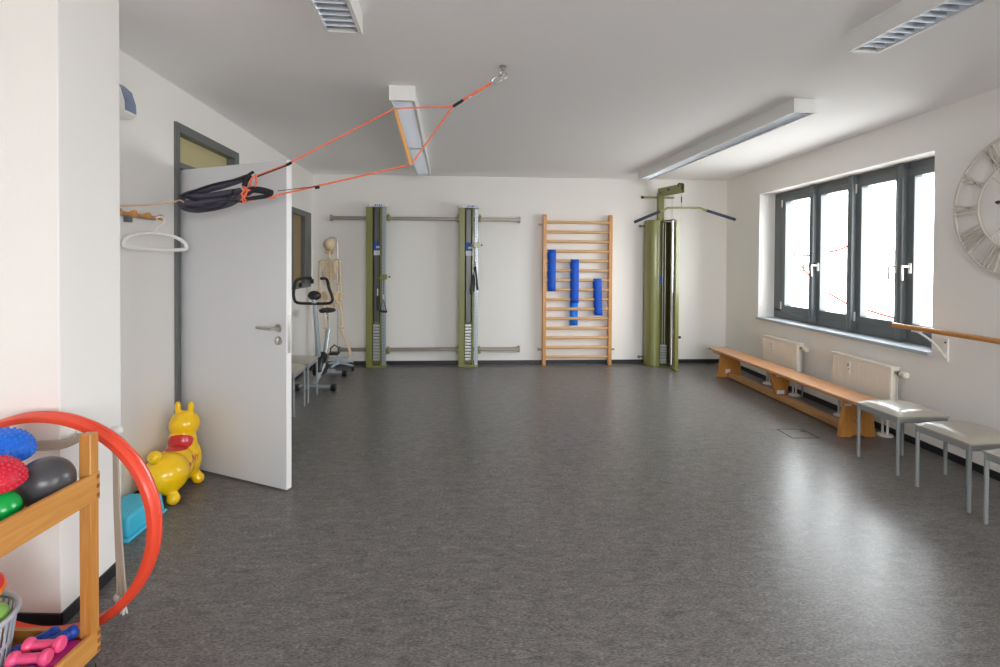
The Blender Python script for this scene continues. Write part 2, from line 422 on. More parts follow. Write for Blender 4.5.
# leaf: hinge at hinge jamb, free edge at (-1.284,3.196)
hp = Vector(onleft(3.515, .01)); fp = Vector((-1.275, 3.196, 0))
la = math.atan2(fp.y-hp.y, fp.x-hp.x); LW = (fp-hp).length
leafroot_inv = Matrix.Rotation(-lt, 4, 'Z') @ Matrix.Translation(-Vector(onleft(D1)))
lf = MB().box(0, LW, .0, .042, .012, 2.075).build('door_leaf', [M['leaf'], M['leafedge']], d, bevel=.0015)
lf.matrix_local = leafroot_inv @ (Matrix.Translation(hp) @ Matrix.Rotation(la, 4, 'Z'))
for p in lf.data.polygons:
    if abs(p.normal.x) > .9: p.material_index = 1
hd = MB(); hx = LW-.065
hd.lathe([(0, 0), (.026, 0), (.026, .008), (0, .008)], m=Matrix.Translation((hx, 0, 1.025)) @ Matrix.Rotation(PI/2, 4, 'X'))
hd.tube(bez([(hx, 0, 1.025), (hx, -.045, 1.025), (hx-.02, -.058, 1.025), (hx-.125, -.058, 1.028)], 6), .0095, 10)
lab(hd.build('door_handle', M['steel'], lf), 'brushed steel lever handle')
k = MB(); k.lathe([(0, 0), (.027, 0), (.027, .009), (.02, .012), (0, .012)], m=Matrix.Translation((hx, 0, .945)) @ Matrix.Rotation(PI/2, 4, 'X'))
k.box(hx-.004, hx+.004, -.02, 0, .93, .96)
lab(k.build('key_rosette', M['steel'], lf), 'round steel lock rosette')
MB().box(LW, LW+.002, .01, .032, .87, 1.11).build('lock_plate', M['steel'], lf)
hg = MB()
for zc in (.28, 1.03, 1.85): hg.cyl((-.002, .05, zc-.05), (-.002, .05, zc+.05), .009)
hg.build('hinge', M['steel'], lf)
# inner window in the left wall beyond the door
iw = thing('window_2', onleft(I1), lt, kind='structure', label='grey framed inner window with a brown blind, beyond the door')
Wi = I1-I0; b = MB()
b.box(0, Wi, -.02, .1, IZ0, IZ0+.06); b.box(0, Wi, -.02, .1, IZ1-.07, IZ1); b.box(0, .08, -.02, .1, IZ0+.06, IZ1-.07); b.box(Wi-.3, Wi, -.02, .04, IZ0+.06, IZ1-.07)
b.build('window_frame', M['dframe'], iw, bevel=.003)
MB().box(.08, Wi-.3, .03, .04, IZ0+.06, IZ1-.07).build('blind', M['blind'], iw)
hk = MB(); hk.box(.3, .34, -.05, -.02, IZ0+.02, IZ0+.07); hk.box(Wi-.02, Wi+.02, -.05, -.02, IZ0+.04, IZ0+.1); lab(hk.build('latch', M['black'], iw), 'black latches')

# ------------------------------------------------------------------ ceiling lights
def ceiling_light(name, far, L, label, W=.175, units=2):
    # far = far-left underside corner; long axis along the left wall direction
    t = thing(name, (far[0], far[1], CEIL), math.radians(4.8), label, 'light', 'louvred ceiling lights')
    hgt = .10; b = MB(); tt = .012
    b.box(0, W, -L, 0, -.02, 0); b.box(0, tt, -L, 0, -hgt, -.02); b.box(W-tt, W, -L, 0, -hgt, -.02)
    b.box(tt, W-tt, -L, -L+tt, -hgt, -.02); b.box(tt, W-tt, -tt, 0, -hgt, -.02)
    if units == 2: b.box(tt, W-tt, -L/2-.01, -L/2+.01, -hgt, -.02)
    for x0, x1 in ((0, tt+.006), (W-tt-.006, W)): b.box(x0, x1, -L, 0, -hgt-.003, -hgt)
    b.build('housing', M['lampwhite'], t, bevel=.002)
    for u in range(units):
        y0 = -L+tt+u*L/units; y1 = -L+(u+1)*L/units-tt
        g = MB(); n = int((y1-y0)/.052)
        for s in (tt, W-tt):
            sg = 1 if s < W/2 else -1      # parabolic side reflectors
            g.poly([(s+sg*.001, y0, -hgt+.002), (s+sg*.001, y1, -hgt+.002), (s+sg*.016, y1, -.05), (s+sg*.016, y0, -.05)])
            g.poly([(s+sg*.016, y0, -.05), (s+sg*.016, y1, -.05), (s+sg*.045, y1, -.03), (s+sg*.045, y0, -.03)])
        for k in range(1, n):
            y = y0+(y1-y0)*k/n
            g.prism([(y-.001, -hgt+.003), (y+.001, -hgt+.003), (y+.009, -.062), (y-.009, -.062)], tt+.002, W-tt-.002, axis='x')
        g.build('louvre', M['louvre'], t, recalc=False)
        MB().cyl((W/2, y0+.03, -.042), (W/2, y1-.03, -.042), .013, n=12).build('tube', M['tubewhite'], t)
    return t
ceiling_light('ceiling_light', (-.957, 6.53), 3.05, 'long white louvred ceiling light behind the wooden spreader bar')
ceiling_light('ceiling_light', (1.925, 6.70), 3.05, 'long white louvred ceiling light running toward the lat pulldown tower')
ceiling_light('ceiling_light', (1.828, 2.62), 1.53, 'white louvred ceiling light nearest the clock, cut by the top edge', units=1)
ceiling_light('ceiling_light', (-.802, 2.475), 1.53, 'white louvred ceiling light cut by the top edge, left of the eye hook', units=1)

# ------------------------------------------------------------------ ceiling hook and sling trainer
hk = thing('eye_hook', (.065, 3.13, CEIL), 0, 'steel eye hook screwed into the white ceiling, holding the orange ropes', 'hook')
b = MB(); b.lathe([(0, 0), (.022, 0), (.022, -.006), (.011, -.008), (.011, -.035), (0, -.035)])
b.build('plate', M['steel'], hk)
ring = [(.024*math.cos(a), 0, -.055+.024*math.sin(a)) for a in [2*PI*k/24 for k in range(24)]]
MB().tube(ring, .0055, 8, closed=True).build('eye', M['steel'], hk)

P_hook = Vector((.062, 3.13, CEIL-.062)); P_spl = Vector((-.178, 3.13, 2.436)); P_knot = Vector((-.239, 3.13, 2.396))
B1 = Vector((-.590, 3.12, 2.368)); B2 = Vector((-.492, 3.12, 2.038)); E1 = Vector((-1.228, 3.08, 2.025)); E2 = Vector((-1.138, 3.08, 1.876))
G = Vector((-1.72, 3.05, 1.87))
sl = thing('sling_trainer', (0, 0, 0), 0, 'orange rope sling with wooden spreader bar and black straps, strung from the ceiling hook', 'exercise sling')
sl.location = P_knot; off = -P_knot
T = lambda p: Vector(p)+off
b = MB()
cr_ = P_hook+(P_spl-P_hook)*.27
for s in (-.008, .008): b.tube([T(P_spl+Vector((0, s, 0))), T(cr_+Vector((0, s, 0)))], .0058, 8)
b.tube([T(P_knot), T(B1+Vector((0, 0, .01)))], .0052, 8); b.tube([T(P_knot), T(B2)], .0052, 8)
b.tube([T(B1+Vector((0, 0, .01))), T(E1), T((-1.39, 3.06, 1.955))], .0055, 8); b.tube([T(B2), T(E2), T((-1.27, 3.07, 1.842))], .0055, 8)
# tangled orange loops around the straps
b.tube([T(p) for p in bez([(-1.39, 3.04, 1.955), (-1.41, 3.02, 1.925), (-1.43, 3.04, 1.885), (-1.46, 3.03, 1.875), (-1.47, 3.05, 1.90), (-1.44, 3.02, 1.86), (-1.40, 3.03, 1.872), (-1.385, 3.03, 1.91), (-1.40, 3.05, 1.95)], 6)], .006, 8)
b.tube([T(p) for p in bez([(-1.27, 3.06, 1.842), (-1.30, 3.03, 1.818), (-1.36, 3.03, 1.83), (-1.43, 3.03, 1.80), (-1.48, 3.03, 1.795), (-1.455, 3.03, 1.81), (-1.445, 3.03, 1.86), (-1.46, 3.03, 1.89)], 6)], .0065, 8)
b.tube([T(p) for p in bez([(-1.44, 3.02, 1.80), (-1.465, 3.02, 1.84), (-1.43, 3.02, 1.865), (-1.45, 3.02, 1.825), (-1.48, 3.02, 1.79)], 6)], .006, 8)
b.build('rope', M['orangerope'], sl)
MB().tube([T(P_knot), T(P_spl)], .0095, 10).build('splice', M['blackstrap'], sl)
lab(MB().tube([T(P_spl+(P_hook-P_spl)*.14), T(P_spl+(P_hook-P_spl)*.2)], .01, 10).build('collar', M['white'], sl), 'white rope collar')
cdir = (P_hook-cr_).normalized(); cu = Vector((-cdir.z, 0, cdir.x)); cc = (P_hook+cr_)/2; hl = (P_hook-cr_).length/2+.004
MB().tube([T(cc+cdir*hl*math.cos(a)+cu*.017*math.sin(a)) for a in [2*PI*k/20 for k in range(20)]], .0042, 8, closed=True).build('carabiner', M['chrome'], sl)
MB().cyl(T(B1), T(B2), .0115, n=16).build('spreader_bar', M['barwood'], sl)
for pa, pb in ((B1+(B1-B2)*.03, B1), (B2, B2-(B1-B2)*.03)): MB().cyl(T(pa), T(pb), .014).build('bar_end', M['steel'], sl)
b = MB()
def strap(pts, r, fl):
    q = [((-1.45+(x+1.45)*1.10 if x < -1.45 else -1.45+(x+1.45)*.86)-.004, y, 1.85+(z_-1.85)*1.3-.004) for x, y, z_ in pts]
    b.tube([T(p) for p in bez(q, 8)], r*1.3, 10, flat=fl)
strap([(-1.43, 3.05, 1.925), (-1.60, 3.06, 1.88), (-1.77, 3.07, 1.845), (-1.81, 3.07, 1.815), (-1.79, 3.07, 1.785), (-1.70, 3.06, 1.775), (-1.55, 3.05, 1.80), (-1.45, 3.05, 1.85)], .019, .75)
strap([(-1.76, 3.06, 1.835), (-1.66, 3.05, 1.835), (-1.55, 3.05, 1.85), (-1.48, 3.05, 1.86)], .02, .8)
strap([(-1.80, 3.05, 1.80), (-1.72, 3.04, 1.80), (-1.6, 3.04, 1.81), (-1.5, 3.04, 1.82)], .022, .8)
b.build('padded_strap', M['greystrap'], sl)
b = MB()
strap([(-1.39, 3.03, 1.945), (-1.47, 3.03, 1.915), (-1.63, 3.04, 1.885), (-1.79, 3.04, 1.835)], .0085, .7)
strap([(-1.46, 3.02, 1.81), (-1.55, 3.02, 1.815), (-1.65, 3.02, 1.80), (-1.75, 3.03, 1.83)], .007, .7)
strap([(-1.27, 3.04, 1.85), (-1.33, 3.04, 1.862), (-1.40, 3.04, 1.866), (-1.44, 3.04, 1.85)], .017, .9)
strap([(-1.28, 3.03, 1.838), (-1.38, 3.03, 1.828), (-1.45, 3.03, 1.82)], .011, .9)
strap([(-1.41, 3.03, 1.93), (-1.44, 3.03, 1.905), (-1.45, 3.03, 1.88)], .013, .9)
strap([(-1.50, 3.02, 1.865), (-1.56, 3.02, 1.79), (-1.66, 3.02, 1.775), (-1.76, 3.03, 1.785)], .006, .9)
b.build('black_strap', M['blackstrap'], sl)
b = MB(); b.tube([T(E1+Vector((0, 0, -.004))), T(E1+Vector((.03, 0, .012)))], .009, 8); b.tube([T((-1.06, 3.085, 1.888)), T((-1.035, 3.086, 1.893))], .009, 8)
b.tube([T((-1.27, 3.05, 1.862)), T((-1.05, 3.08, 1.895))], .0022, 6)
b.tube([T((-1.39, 3.05, 1.945)), T((-1.22, 3.07, 2.018))], .004, 6)
b.build('stopper', M['black'], sl)
cd = Vector(onleft(4.30, .035, 1.74))
MB().tube([T(p) for p in bez([cd, (-1.98, 2.96, 1.763), (-1.87, 3.03, 1.79), (-1.83, 3.03, 1.80), (-1.80, 3.02, 1.785)], 5)], .0048, 8).build('cord', M['beigecord'], sl)

# ------------------------------------------------------------------ coat rack, hanger, dispenser
cr = thing('coat_rack', onleft(4.09, 0, 1.712), lt, 'grey coat rail with orange wooden pegs on the left wall', 'coat rack')
MB().box(-.30, .26, -.018, 0, -.014, .014).build('rail', M['greymetal'], cr, bevel=.003)
for x in (-.20, -.063, .073, .21):
    MB().lathe([(0, 0), (.008, 0), (.009, .025), (.017, .046), (.020, .057), (.016, .066), (0, .067)], m=Matrix.Translation((x, -.018, .002)) @ Matrix.Rotation(PI/2, 4, 'X'), n=18).build('peg', M['peg'], cr)
MB().box(-.04, 0, -.03, -.0, -.045, -.014).build('hook', M['dframe'], cr, bevel=.004)
hgp = thing('clothes_hanger', onleft(3.93, .06, 1.712), lt, 'white plastic clothes hanger hanging from the last peg of the coat rail', 'clothes hanger')
# outline points in the plane facing the camera
b = MB()
b.tube(bez([(-.195, 0, -.175), (-.212, 0, -.15), (-.19, 0, -.118), (-.11, 0, -.094), (0, 0, -.086), (.11, 0, -.097), (.19, 0, -.128), (.212, 0, -.155), (.20, 0, -.178), (.08, 0, -.185), (-.08, 0, -.183)], 6, True), .0115, 10, closed=True)
b.build('frame', M['white'], hgp)
MB().tube(bez([(.0, 0, -.088), (.0, 0, -.055), (.03, 0, -.036), (.052, 0, -.012), (.045, 0, .012), (.02, 0, .018), (-.004, 0, .008)], 6), .006, 8).build('hook', M['white'], hgp)
hgp.rotation_euler = (0, 0, math.radians(75))
hgp.location = onleft(3.955, .09, 1.697)

dp = thing('soap_dispenser', onleft(4.225, 0, 2.262), lt, 'white wall dispenser with a blue front window, high on the left wall', 'dispenser')
b = MB(); b.prism([(-.0, .17), (-.035, .168), (-.075, .13), (-.095, .06), (-.098, .0), (-.07, -.02), (0, -.02)], -.06, .06, axis='x'); b.build('body', M['white'], dp, bevel=.006)
b = MB(); b.prism([(-.038, .168), (-.077, .131), (-.0975, .062), (-.100, .01), (-.097, .01), (-.094, .06), (-.073, .127), (-.036, .164)], -.048, .05, axis='x')
lab(b.build('window', mat('dispenser_blue_window', (122, 138, 168), .25), dp), 'translucent blue-grey window')
MB().lathe([(0, 0), (.008, 0), (.006, .004), (0, .004)], m=Matrix.Translation((.061, -.07, .025)) @ Matrix.Rotation(PI/2, 4, 'Y')).build('button', M['black'], dp)

# ------------------------------------------------------------------ back wall: rails, cable machines
for (s0, s1, zz, nm) in [(.25, 2.875, 2.04, 'long grey horizontal wall rail high behind the two cable machines'), (.36, 2.875, .222, 'long grey horizontal wall rail low behind the two cable machines')]:
    t = thing('wall_rail', onback(s0, 0, zz), beta, nm, 'rail', 'wall rails')
    MB().box(0, s1-s0, -.07, -.022, -.024, .024).build('bar', M['rail'], t, bevel=.006)
    for x in (.012, s1-s0-.012): MB().box(x-.012, x+.012, -.076, 0, -.042, .042).build('bracket', M['rail'], t, bevel=.003)

def cable_machine(s, carriage_z, label, left_in):
    t = thing('cable_machine', onback(s), beta, label, 'gym machine', 'green cable machines')
    HT = 2.185; F = -.20; Bk = -.08
    b = MB()   # left C-profile: outer wall, front lip, back
    b.box(-.14, -.132, F, Bk, .03, HT); b.box(-.132, left_in, F, F+.008, .03, HT); b.box(-.132, .065, Bk-.008, Bk, .03, HT); b.box(left_in-.006, left_in, F+.008, F+.03, .03, HT)
    b.box(.045, .068, F+.01, Bk-.008, .03, HT)
    b.build('profile', M['olive'], t, bevel=.002)
    MB().prism([(left_in+.004, F+.075), (left_in+.004, F+.07), (left_in+.02, F+.052), (.026, F+.052), (.042, F+.07), (.042, F+.075)], .62, HT-.02).build('shield', M['shield'], t)
    for x in (left_in+.035, left_in+.06):
        MB().cyl((x, F+.085, .05), (x, F+.085, HT), .004, n=8).build('guide_rod', M['steel'], t)
    for k in range(12):
        MB().box(left_in+.008, .04, F+.028, F+.07, .09+k*.042, .09+k*.042+.034).build('weight_plate', M['plate'], t, bevel=.004)
    lb_ = MB().box(left_in+.012, .036, F+.049, F+.0515, 1.60, 1.715).build('label', M['labelblue'], t); lab(lb_, 'blue label')
    g = MB(); g.box(left_in+.012, .036, F+.049, F+.0515, 1.53, 1.595); g.box(left_in+.044, .03, F+.0475, F+.049, 1.625, 1.655); lab(g.build('label', M['labelwhite'], t), 'white label')
    # perforated chrome rail
    b = MB(); b.box(.075, .125, F, F+.045, .03, HT-.01); b.build('column', M['silver'], t, bevel=.004)
    for k in range(46):
        b = MB(); b.lathe([(0, 0), (.0085, 0), (.0085, .001), (0, .001)], m=Matrix.Translation((.1, F-.0005, .14+k*.0435)) @ Matrix.Rotation(PI/2, 4, 'X'), n=8)
        b.build('adjustment_hole', M['holeg'], t)
    b = MB(); b.box(-.145, .135, F-.006, Bk, HT, HT+.042); lab(b.build('top_cap', M['labelwhite'], t, bevel=.003), 'white top cap')
    g = MB(); g.box(-.118, -.104, F-.0085, F-.0055, HT+.014, HT+.028); lab(g.build('mark', M['labelred'], t), 'red mark')
    g = MB()
    for k, wd in enumerate((.018, .012, .02, .014)):
        x = -.03+k*.028; g.prism([(x, HT+.01), (x+wd, HT+.01), (x+wd+.007, HT+.03), (x+.007, HT+.03)], F-.0085, F-.0055, axis='y')
    lab(g.build('mark', M['labelblue'], t), 'blue slanted lettering')
    MB().box(-.14, .13, F, Bk, 0, .03).build('base_plate', M['olive'], t, bevel=.003)
    for zz, sd in ((2.04, 1), (.222, 1), (2.04, -1), (.222, -1)):
        if sd < 0 and s < 2: continue
        g = MB(); g.box(.128, .165, -.19, -.075, zz-.04, zz+.04); g.cyl((.15, -.19, zz), (.15, -.21, zz), .012); g.cyl((.147, -.15, zz+.04), (.147, -.15, zz+.065), .007)
        if sd < 0: bmesh.ops.scale(g.bm, vec=(-1, 1, 1), verts=g.bm.verts)
        g.build('clamp', M['olive'], t, bevel=.003)
    g = MB(); g.box(.062, .138, F-.03, F+.05, carriage_z-.035, carriage_z+.035); g.cyl((.03, F-.015, carriage_z-.02), (.075, F-.015, carriage_z-.02), .016)
    cg = g.build('carriage', M['olive'], t, bevel=.004)
    g = MB(); g.cyl((.138, F+.01, carriage_z), (.165, F+.01, carriage_z), .006); lab(g.build('pin', M['chrome'], cg), 'steel pin')
    g = MB(); g.sphere((.172, F+.01, carriage_z), .013, n=12); lab(g.build('knob', M['black'], cg), 'black knob')
    return t, F
m1, F = cable_machine(.905, 1.235, 'green cable machine left of the other, its open black stirrup handle hanging low', -.058)
m2, F = cable_machine(2.155, 1.678, 'green cable machine nearest the wall bars, black strap handles bunched at mid height', -.058)
# handles and cables (parts of the machines)
b = MB(); b.tube([(.098, F-.035, 1.215), (.098, F-.035, 1.0)], .0025, 6); b.tube([(.02, F-.015, 2.1), (.02, F-.015, 1.05)], .0025, 6); b.build('cable', M['black'], m1)
for p_ in ([(.098, F-.036, 1.0), (.098, F-.036, .93)], [(.02, F-.016, 1.08), (.02, F-.016, .98)]): lab(MB().tube(p_, .0085, 8).build('clip', M['chrome'], m1), 'chrome snap hook')
b = MB(); b.tube([(.055, F-.037, .78), (.098, F-.037, .94), (.143, F-.037, .77)], .0065, 8); b.cyl((.05, F-.037, .775), (.148, F-.037, .765), .014)
b.build('stirrup_handle', M['black'], m1)
b = MB(); b.tube([(.02, F-.018, .98), (.018, F-.018, .78)], .012, 8, flat=.6); b.build('strap', M['black'], m1)
b = MB(); b.tube([(.085, F-.035, 1.66), (.085, F-.035, 1.44)], .0025, 6); b.build('cable', M['black'], m2)
b = MB(); b.tube([(.085, F-.036, 1.45), (.085, F-.036, 1.36)], .009, 8); b.sphere((.085, F-.036, 1.40), .018, n=10); b.tube([(.055, F-.036, 1.34), (.055, F-.036, 1.27)], .01, 8); lab(b.build('clip', M['chrome'], m2), 'chrome snap hook')
b = MB()
b.tube(bez([(.078, F-.036, 1.38), (.05, F-.036, 1.22), (.03, F-.037, 1.06)], 5), .012, 8, flat=.6)
b.tube(bez([(.088, F-.04, 1.38), (.105, F-.04, 1.22), (.118, F-.04, 1.09)], 5), .012, 8, flat=.6)
b.tube(bez([(.06, F-.037, 1.30), (.075, F-.037, 1.18), (.066, F-.037, 1.04)], 5), .013, 8, flat=.6)
b.cyl((.024, F-.037, 1.08), (.04, F-.037, 1.0), .014); b.cyl((.108, F-.04, 1.16), (.122, F-.04, 1.06), .014)
b.build('strap_handle', M['black'], m2)

# ------------------------------------------------------------------ wall bars and bands
wb = thing('wall_bars', onback(3.68), beta, 'wooden wall bars ladder on the back wall, blue bands hanging over its rungs', 'wall bars')
for x in (-.468, .468):
    MB().prism([(-.12, 0), (-.03, 0), (-.03, 2.12), (-.085, 2.12), (-.12, 2.09)], x-.024, x+.024, axis='x').build('upright', M['beechpost'], wb, bevel=.004)
rung_z = [.115+k*.1352 for k in range(15)]
for i, zz in enumerate(rung_z):
    yy = -.085 if i < 14 else -.10
    MB().tube([(-.444, yy, zz), (.444, yy, zz)], .0215, 14).build('rung', M['beechx'], wb)
for x, zz in ((-.515, .21), (.515, .21), (-.515, 1.98)):
    MB().box(x-.035, x+.035, -.05, 0, zz-.012, zz+.012).build('bracket', M['rail'], wb, bevel=.002)
def band(xc, top_i, zfront, zback, wd, label, lean=0., mback='band'):
    p = onback(3.68+xc, .085, rung_z[top_i]); t = thing('exercise_band', p, beta, label, 'exercise band', 'blue bands on the wall bars')
    zt = .0205
    def ribbon(ys, z0, z1, lean, w):
        g = MB(); n = 10
        rows = []
        for k in range(n+1):
            zz = z0+(z1-z0)*k/n; wob = .002*math.sin(k*1.3); x = lean*k/n
            rows.append([(-w/2+x, ys+wob, zz), (w/2+x, ys+wob, zz)])
        for a, c in zip(rows, rows[1:]): g.poly([a[0], a[1], c[1], c[0]])
        bmesh.ops.remove_doubles(g.bm, verts=g.bm.verts, dist=1e-5)
        return g
    f = ribbon(-.0235, .004, zfront-rung_z[top_i], lean, wd).build('front_layer', M['band'], t)
    g = ribbon(.0235, .004, zback-rung_z[top_i], lean, wd).build('back_layer', M[mback], t)
    h = MB()
    arc = [(-.0235*math.cos(a), .004+.0205*math.sin(a)) for a in [PI*k/8 for k in range(9)]]
    for (a0, c0), (a1, c1) in zip(arc, arc[1:]): h.poly([(-wd/2, a0, c0), (wd/2, a0, c0), (wd/2, a1, c1), (-wd/2, a1, c1)])
    bmesh.ops.remove_doubles(h.bm, verts=h.bm.verts, dist=1e-5)
    h.build('fold', M['band'], t)
    for o in t.children:
        sm = o.modifiers.new('thickness', 'SOLIDIFY'); sm.thickness = .0012; sm.offset = 0
band(-.365, 11, 1.04, 1.045, .112, 'short blue exercise band hanging near the left upright of the wall bars')
band(-.04, 10, .874, .555, .115, 'longest blue exercise band, middle of the wall bars, paler lower half', mback='bandl')
band(.285, 8, .70, .715, .112, 'blue exercise band nearest the right upright of the wall bars, slightly slanting', lean=.018)

# ------------------------------------------------------------------ lat pulldown tower
tw = thing('lat_pulldown_tower', (2.35, 7.28, 0), beta, 'tall olive green lat pulldown tower with curved panel in the back right corner', 'gym machine')
def TL(x, y, z=0):   # world to tower-local
    v = Matrix.Rotation(-beta, 3, 'Z') @ (Vector((x, y, z))-Vector((2.35, 7.28, 0))); return (v.x, v.y, v.z)
def sheet(pts, z0, z1, th=.006):
    P = [Vector(p) for p in pts]; out = []; inn = []
    for i, p in enumerate(P):
        t = (P[min(i+1, len(P)-1)]-P[max(i-1, 0)]).normalized(); n = Vector((-t.y, t.x))*th
        out.append(tuple(p)); inn.append(tuple(p+n))
    return MB().prism(out+inn[::-1], z0, z1)
def plan(l): return [TL(x, y)[:2] for x, y in l]
lp_ = [Vector(p) for p in [(2.175, 7.22), (2.185, 7.12), (2.215, 7.06), (2.265, 7.035), (2.32, 7.03), (2.355, 7.045), (2.365, 7.07)]]
lpb = [(v.x, v.y) for v in bez([(v.x, v.y, 0) for v in lp_], 4)]
sheet(plan(lpb), .02, 2.035).build('curved_panel', M['olive'], tw)
sheet(plan([(2.365, 7.07), (2.375, 7.19), (2.56, 7.2)]), .02, 2.03).build('inner_panel', M['olive_d'], tw)
rp = [(v.x, v.y) for v in bez([(2.56, 7.2, 0), (2.545, 7.05, 0), (2.515, 6.93, 0), (2.50, 6.86, 0)], 4)]
sheet(plan([(2.58, 7.2), (2.555, 6.98), (2.535, 6.87), (2.50, 6.865), (2.497, 6.88)]), .02, 2.03, .012).build('side_panel', M['olive'], tw)
b = MB(); b.prism(plan([(2.17, 7.23), (2.185, 7.11), (2.26, 7.03), (2.36, 7.04), (2.385, 7.08), (2.45, 6.90), (2.50, 6.84), (2.53, 6.85), (2.57, 7.2)]), 0, .02)
b.build('base_plate', M['olive'], tw, bevel=.003)
b = MB(); b.prism(plan([(2.175, 7.22), (2.19, 7.12), (2.26, 7.04), (2.36, 7.05), (2.40, 7.10), (2.50, 6.90), (2.56, 7.2)]), 2.035, 2.045); b.build('top_plate', M['olive'], tw)
b = MB(); b.prism(plan([(2.455, 6.86), (2.46, 6.72), (2.51, 6.72), (2.52, 6.86)]), .0, .028); b.build('foot', M['olive'], tw, bevel=.004)
for (x, y, r) in [(2.464, 6.90, .021)]:
    v = TL(x, y); MB().cyl((v[0], v[1], .06), (v[0], v[1], 2.02), r, n=24).build('guide_column', M['chrome'], tw)
for (x, y) in [(2.385, 7.05), (2.42, 7.05)]:
    v = TL(x, y); MB().cyl((v[0], v[1], .03), (v[0], v[1], 2.0), .004, n=10).build('guide_rod', M['steel'], tw)
for k in range(7):
    v = TL(2.40, 7.06); MB().box(v[0]-.045, v[0]+.045, v[1]-.03, v[1]+.03, .05+k*.038, .05+k*.038+.026).build('weight_plate', M['plate'], tw, bevel=.004)
v = TL(2.34, 7.03)
lab(MB().box(v[0]-.002, v[0]+.03, v[1]-.01, v[1]-.006, 1.15, 1.27).build('label', M['labelblue'], tw), 'blue label')
# column post, arm, cross bars
v = TL(2.385, 7.17)
MB().box(v[0]-.04, v[0]+.04, v[1]-.035, v[1]+.045, 2.03, 2.44).build('upright', M['olive'], tw, bevel=.004)
p0 = Vector(TL(2.375, 7.18, 2.44)); p1 = Vector(TL(2.53, 6.74, 2.495)); dr = (p1-p0).normalized(); n_ = Vector((-dr.y, dr.x, 0))
for s in (-1, 1):
    g = MB(); q0, q1 = p0+n_*s*.03, p1+n_*s*.03
    w_ = n_*.004
    pts = [q0-w_, q1-w_, q1+w_, q0+w_]
    g.prism([(q.x, q.y) for q in pts], 2.385, 2.495); g.build('arm', M['olive'], tw, bevel=.001)
for t_, rr in ((.12, .03), (.93, .04)):
    q = p0+(p1-p0)*t_
    MB().cyl(q-n_*.024+Vector((0, 0, -.015)), q+n_*.024+Vector((0, 0, -.015)), rr, n=20).build('pulley', M['black'], tw)
g = MB()
for t_ in (.12, .5, .93):
    for s in (-1, 1):
        q = p0+(p1-p0)*t_+n_*s*.034+Vector((0, 0, -.015)); g.cyl(q, q+n_*s*.008, .012 if t_ != .5 else .018, n=12)
g.build('bolt', M['blackgloss'], tw)
va = TL(2.165, 7.2); vb = TL(2.62, 7.2)
MB().cyl((-.21, -.075, 2.375), (.235, -.075, 2.375), .015, n=14).build('cross_bar', M['olive'], tw)
g = MB(); g.cyl((-.235, -.075, 2.375), (-.205, -.075, 2.375), .02, n=12); lab(g.build('cross_bar_end', M['black'], tw), 'black end cap')
for zz in (1.968, .109):
    g = MB(); g.cyl((-.175, -.06, zz), (-.235, -.06, zz), .011, n=10); g.cyl((-.235, -.06, zz), (-.255, -.06, zz), .02, n=12); g.build('wall_clamp', M['olive_d'], tw)
v = TL(2.53, 6.92)
g = MB(); g.cyl((v[0]-.01, v[1], .43), (v[0]+.05, v[1], .43), .009, n=10); g.cyl((v[0]+.04, v[1], .43), (v[0]+.065, v[1], .43), .018, n=12); lab(g.build('knob', M['black'], tw), 'black knob')
q = p0+(p1-p0)*.97
g = MB(); g.tube([(q.x, q.y, 2.42), (q.x, q.y, 2.235)], .003, 6)
r_ = p0+(p1-p0)*.12; g.tube([(r_.x+.03, r_.y-.03, 2.40), (r_.x+.03, r_.y-.03, 2.03)], .003, 6); g.tube([(r_.x+.09, r_.y-.13, 2.38), (r_.x+.09, r_.y-.13, 2.03)], .003, 6)
g.build('cable', M['steel'], tw)
lab(MB().tube([(q.x, q.y, 2.33), (q.x, q.y, 2.25)], .008, 8).build('clip', M['black'], tw), 'black snap hook')
# lat bar hangs from the cable
lb = thing('lat_bar', (2.52, 6.70, 2.183), beta, 'green lat bar with navy foam grips hanging from the tower arm', 'pull bar')
lb.location = (Matrix.Rotation(beta, 3, 'Z') @ Vector((q.x, q.y, 0))+Vector((2.39, 7.28, 2.185)))
MB().tube(bez([(-.335, 0, -.056), (-.255, 0, -.022), (-.215, 0, -.006), (0, 0, 0), (.18, 0, 0), (.225, 0, -.006), (.32, 0, -.038)], 5), .0135, 12).build('bar', M['olive'], lb)
for pa, pb in (((-.335, 0, -.056), (-.675, 0, -.20)), ((.305, 0, -.034), (.70, 0, -.152))):
    MB().cyl(pa, pb, .0195, n=16).build('grip', M['navy'], lb)
MB().tube([(-.04, 0, .005), (-.04, 0, .052)], .006, 8).build('eye', M['steel'], lb)

# ------------------------------------------------------------------ exercise bench
bn = thing('gymnastics_bench', (3.060, 5.25, 0), math.radians(1.1), 'long low wooden gymnastics bench in front of the radiators', 'bench')
Y0, Y1 = 3.93-5.25, 6.70-5.25
MB().box(-.15, .12, Y0, Y1, .308, .338).build('top', M['bench'], bn, bevel=.008)
MB().box(-.035, .045, 4.24-5.25, 6.40-5.25, .006, .07).build('beam', M['beam'], bn, bevel=.008)
def foot(y, wb_, wt, zz0, zz1, th=.045):
    b = MB(); yy = y-5.25
    c = -.0
    pts = [(c-wb_/2, zz0), (c-wb_*.18, zz0), (c-wb_*.13, zz0+.012), (c+wb_*.13, zz0+.012), (c+wb_*.18, zz0), (c+wb_/2, zz0), (c+wt/2, zz1), (c-wt/2, zz1)]
    b.prism(pts, yy-th/2, yy+th/2, axis='y'); return b.build('leg', M['benchleg'], bn, bevel=.004)
foot(6.42, .31, .225, 0, .308); foot(4.22, .31, .225, 0, .308)
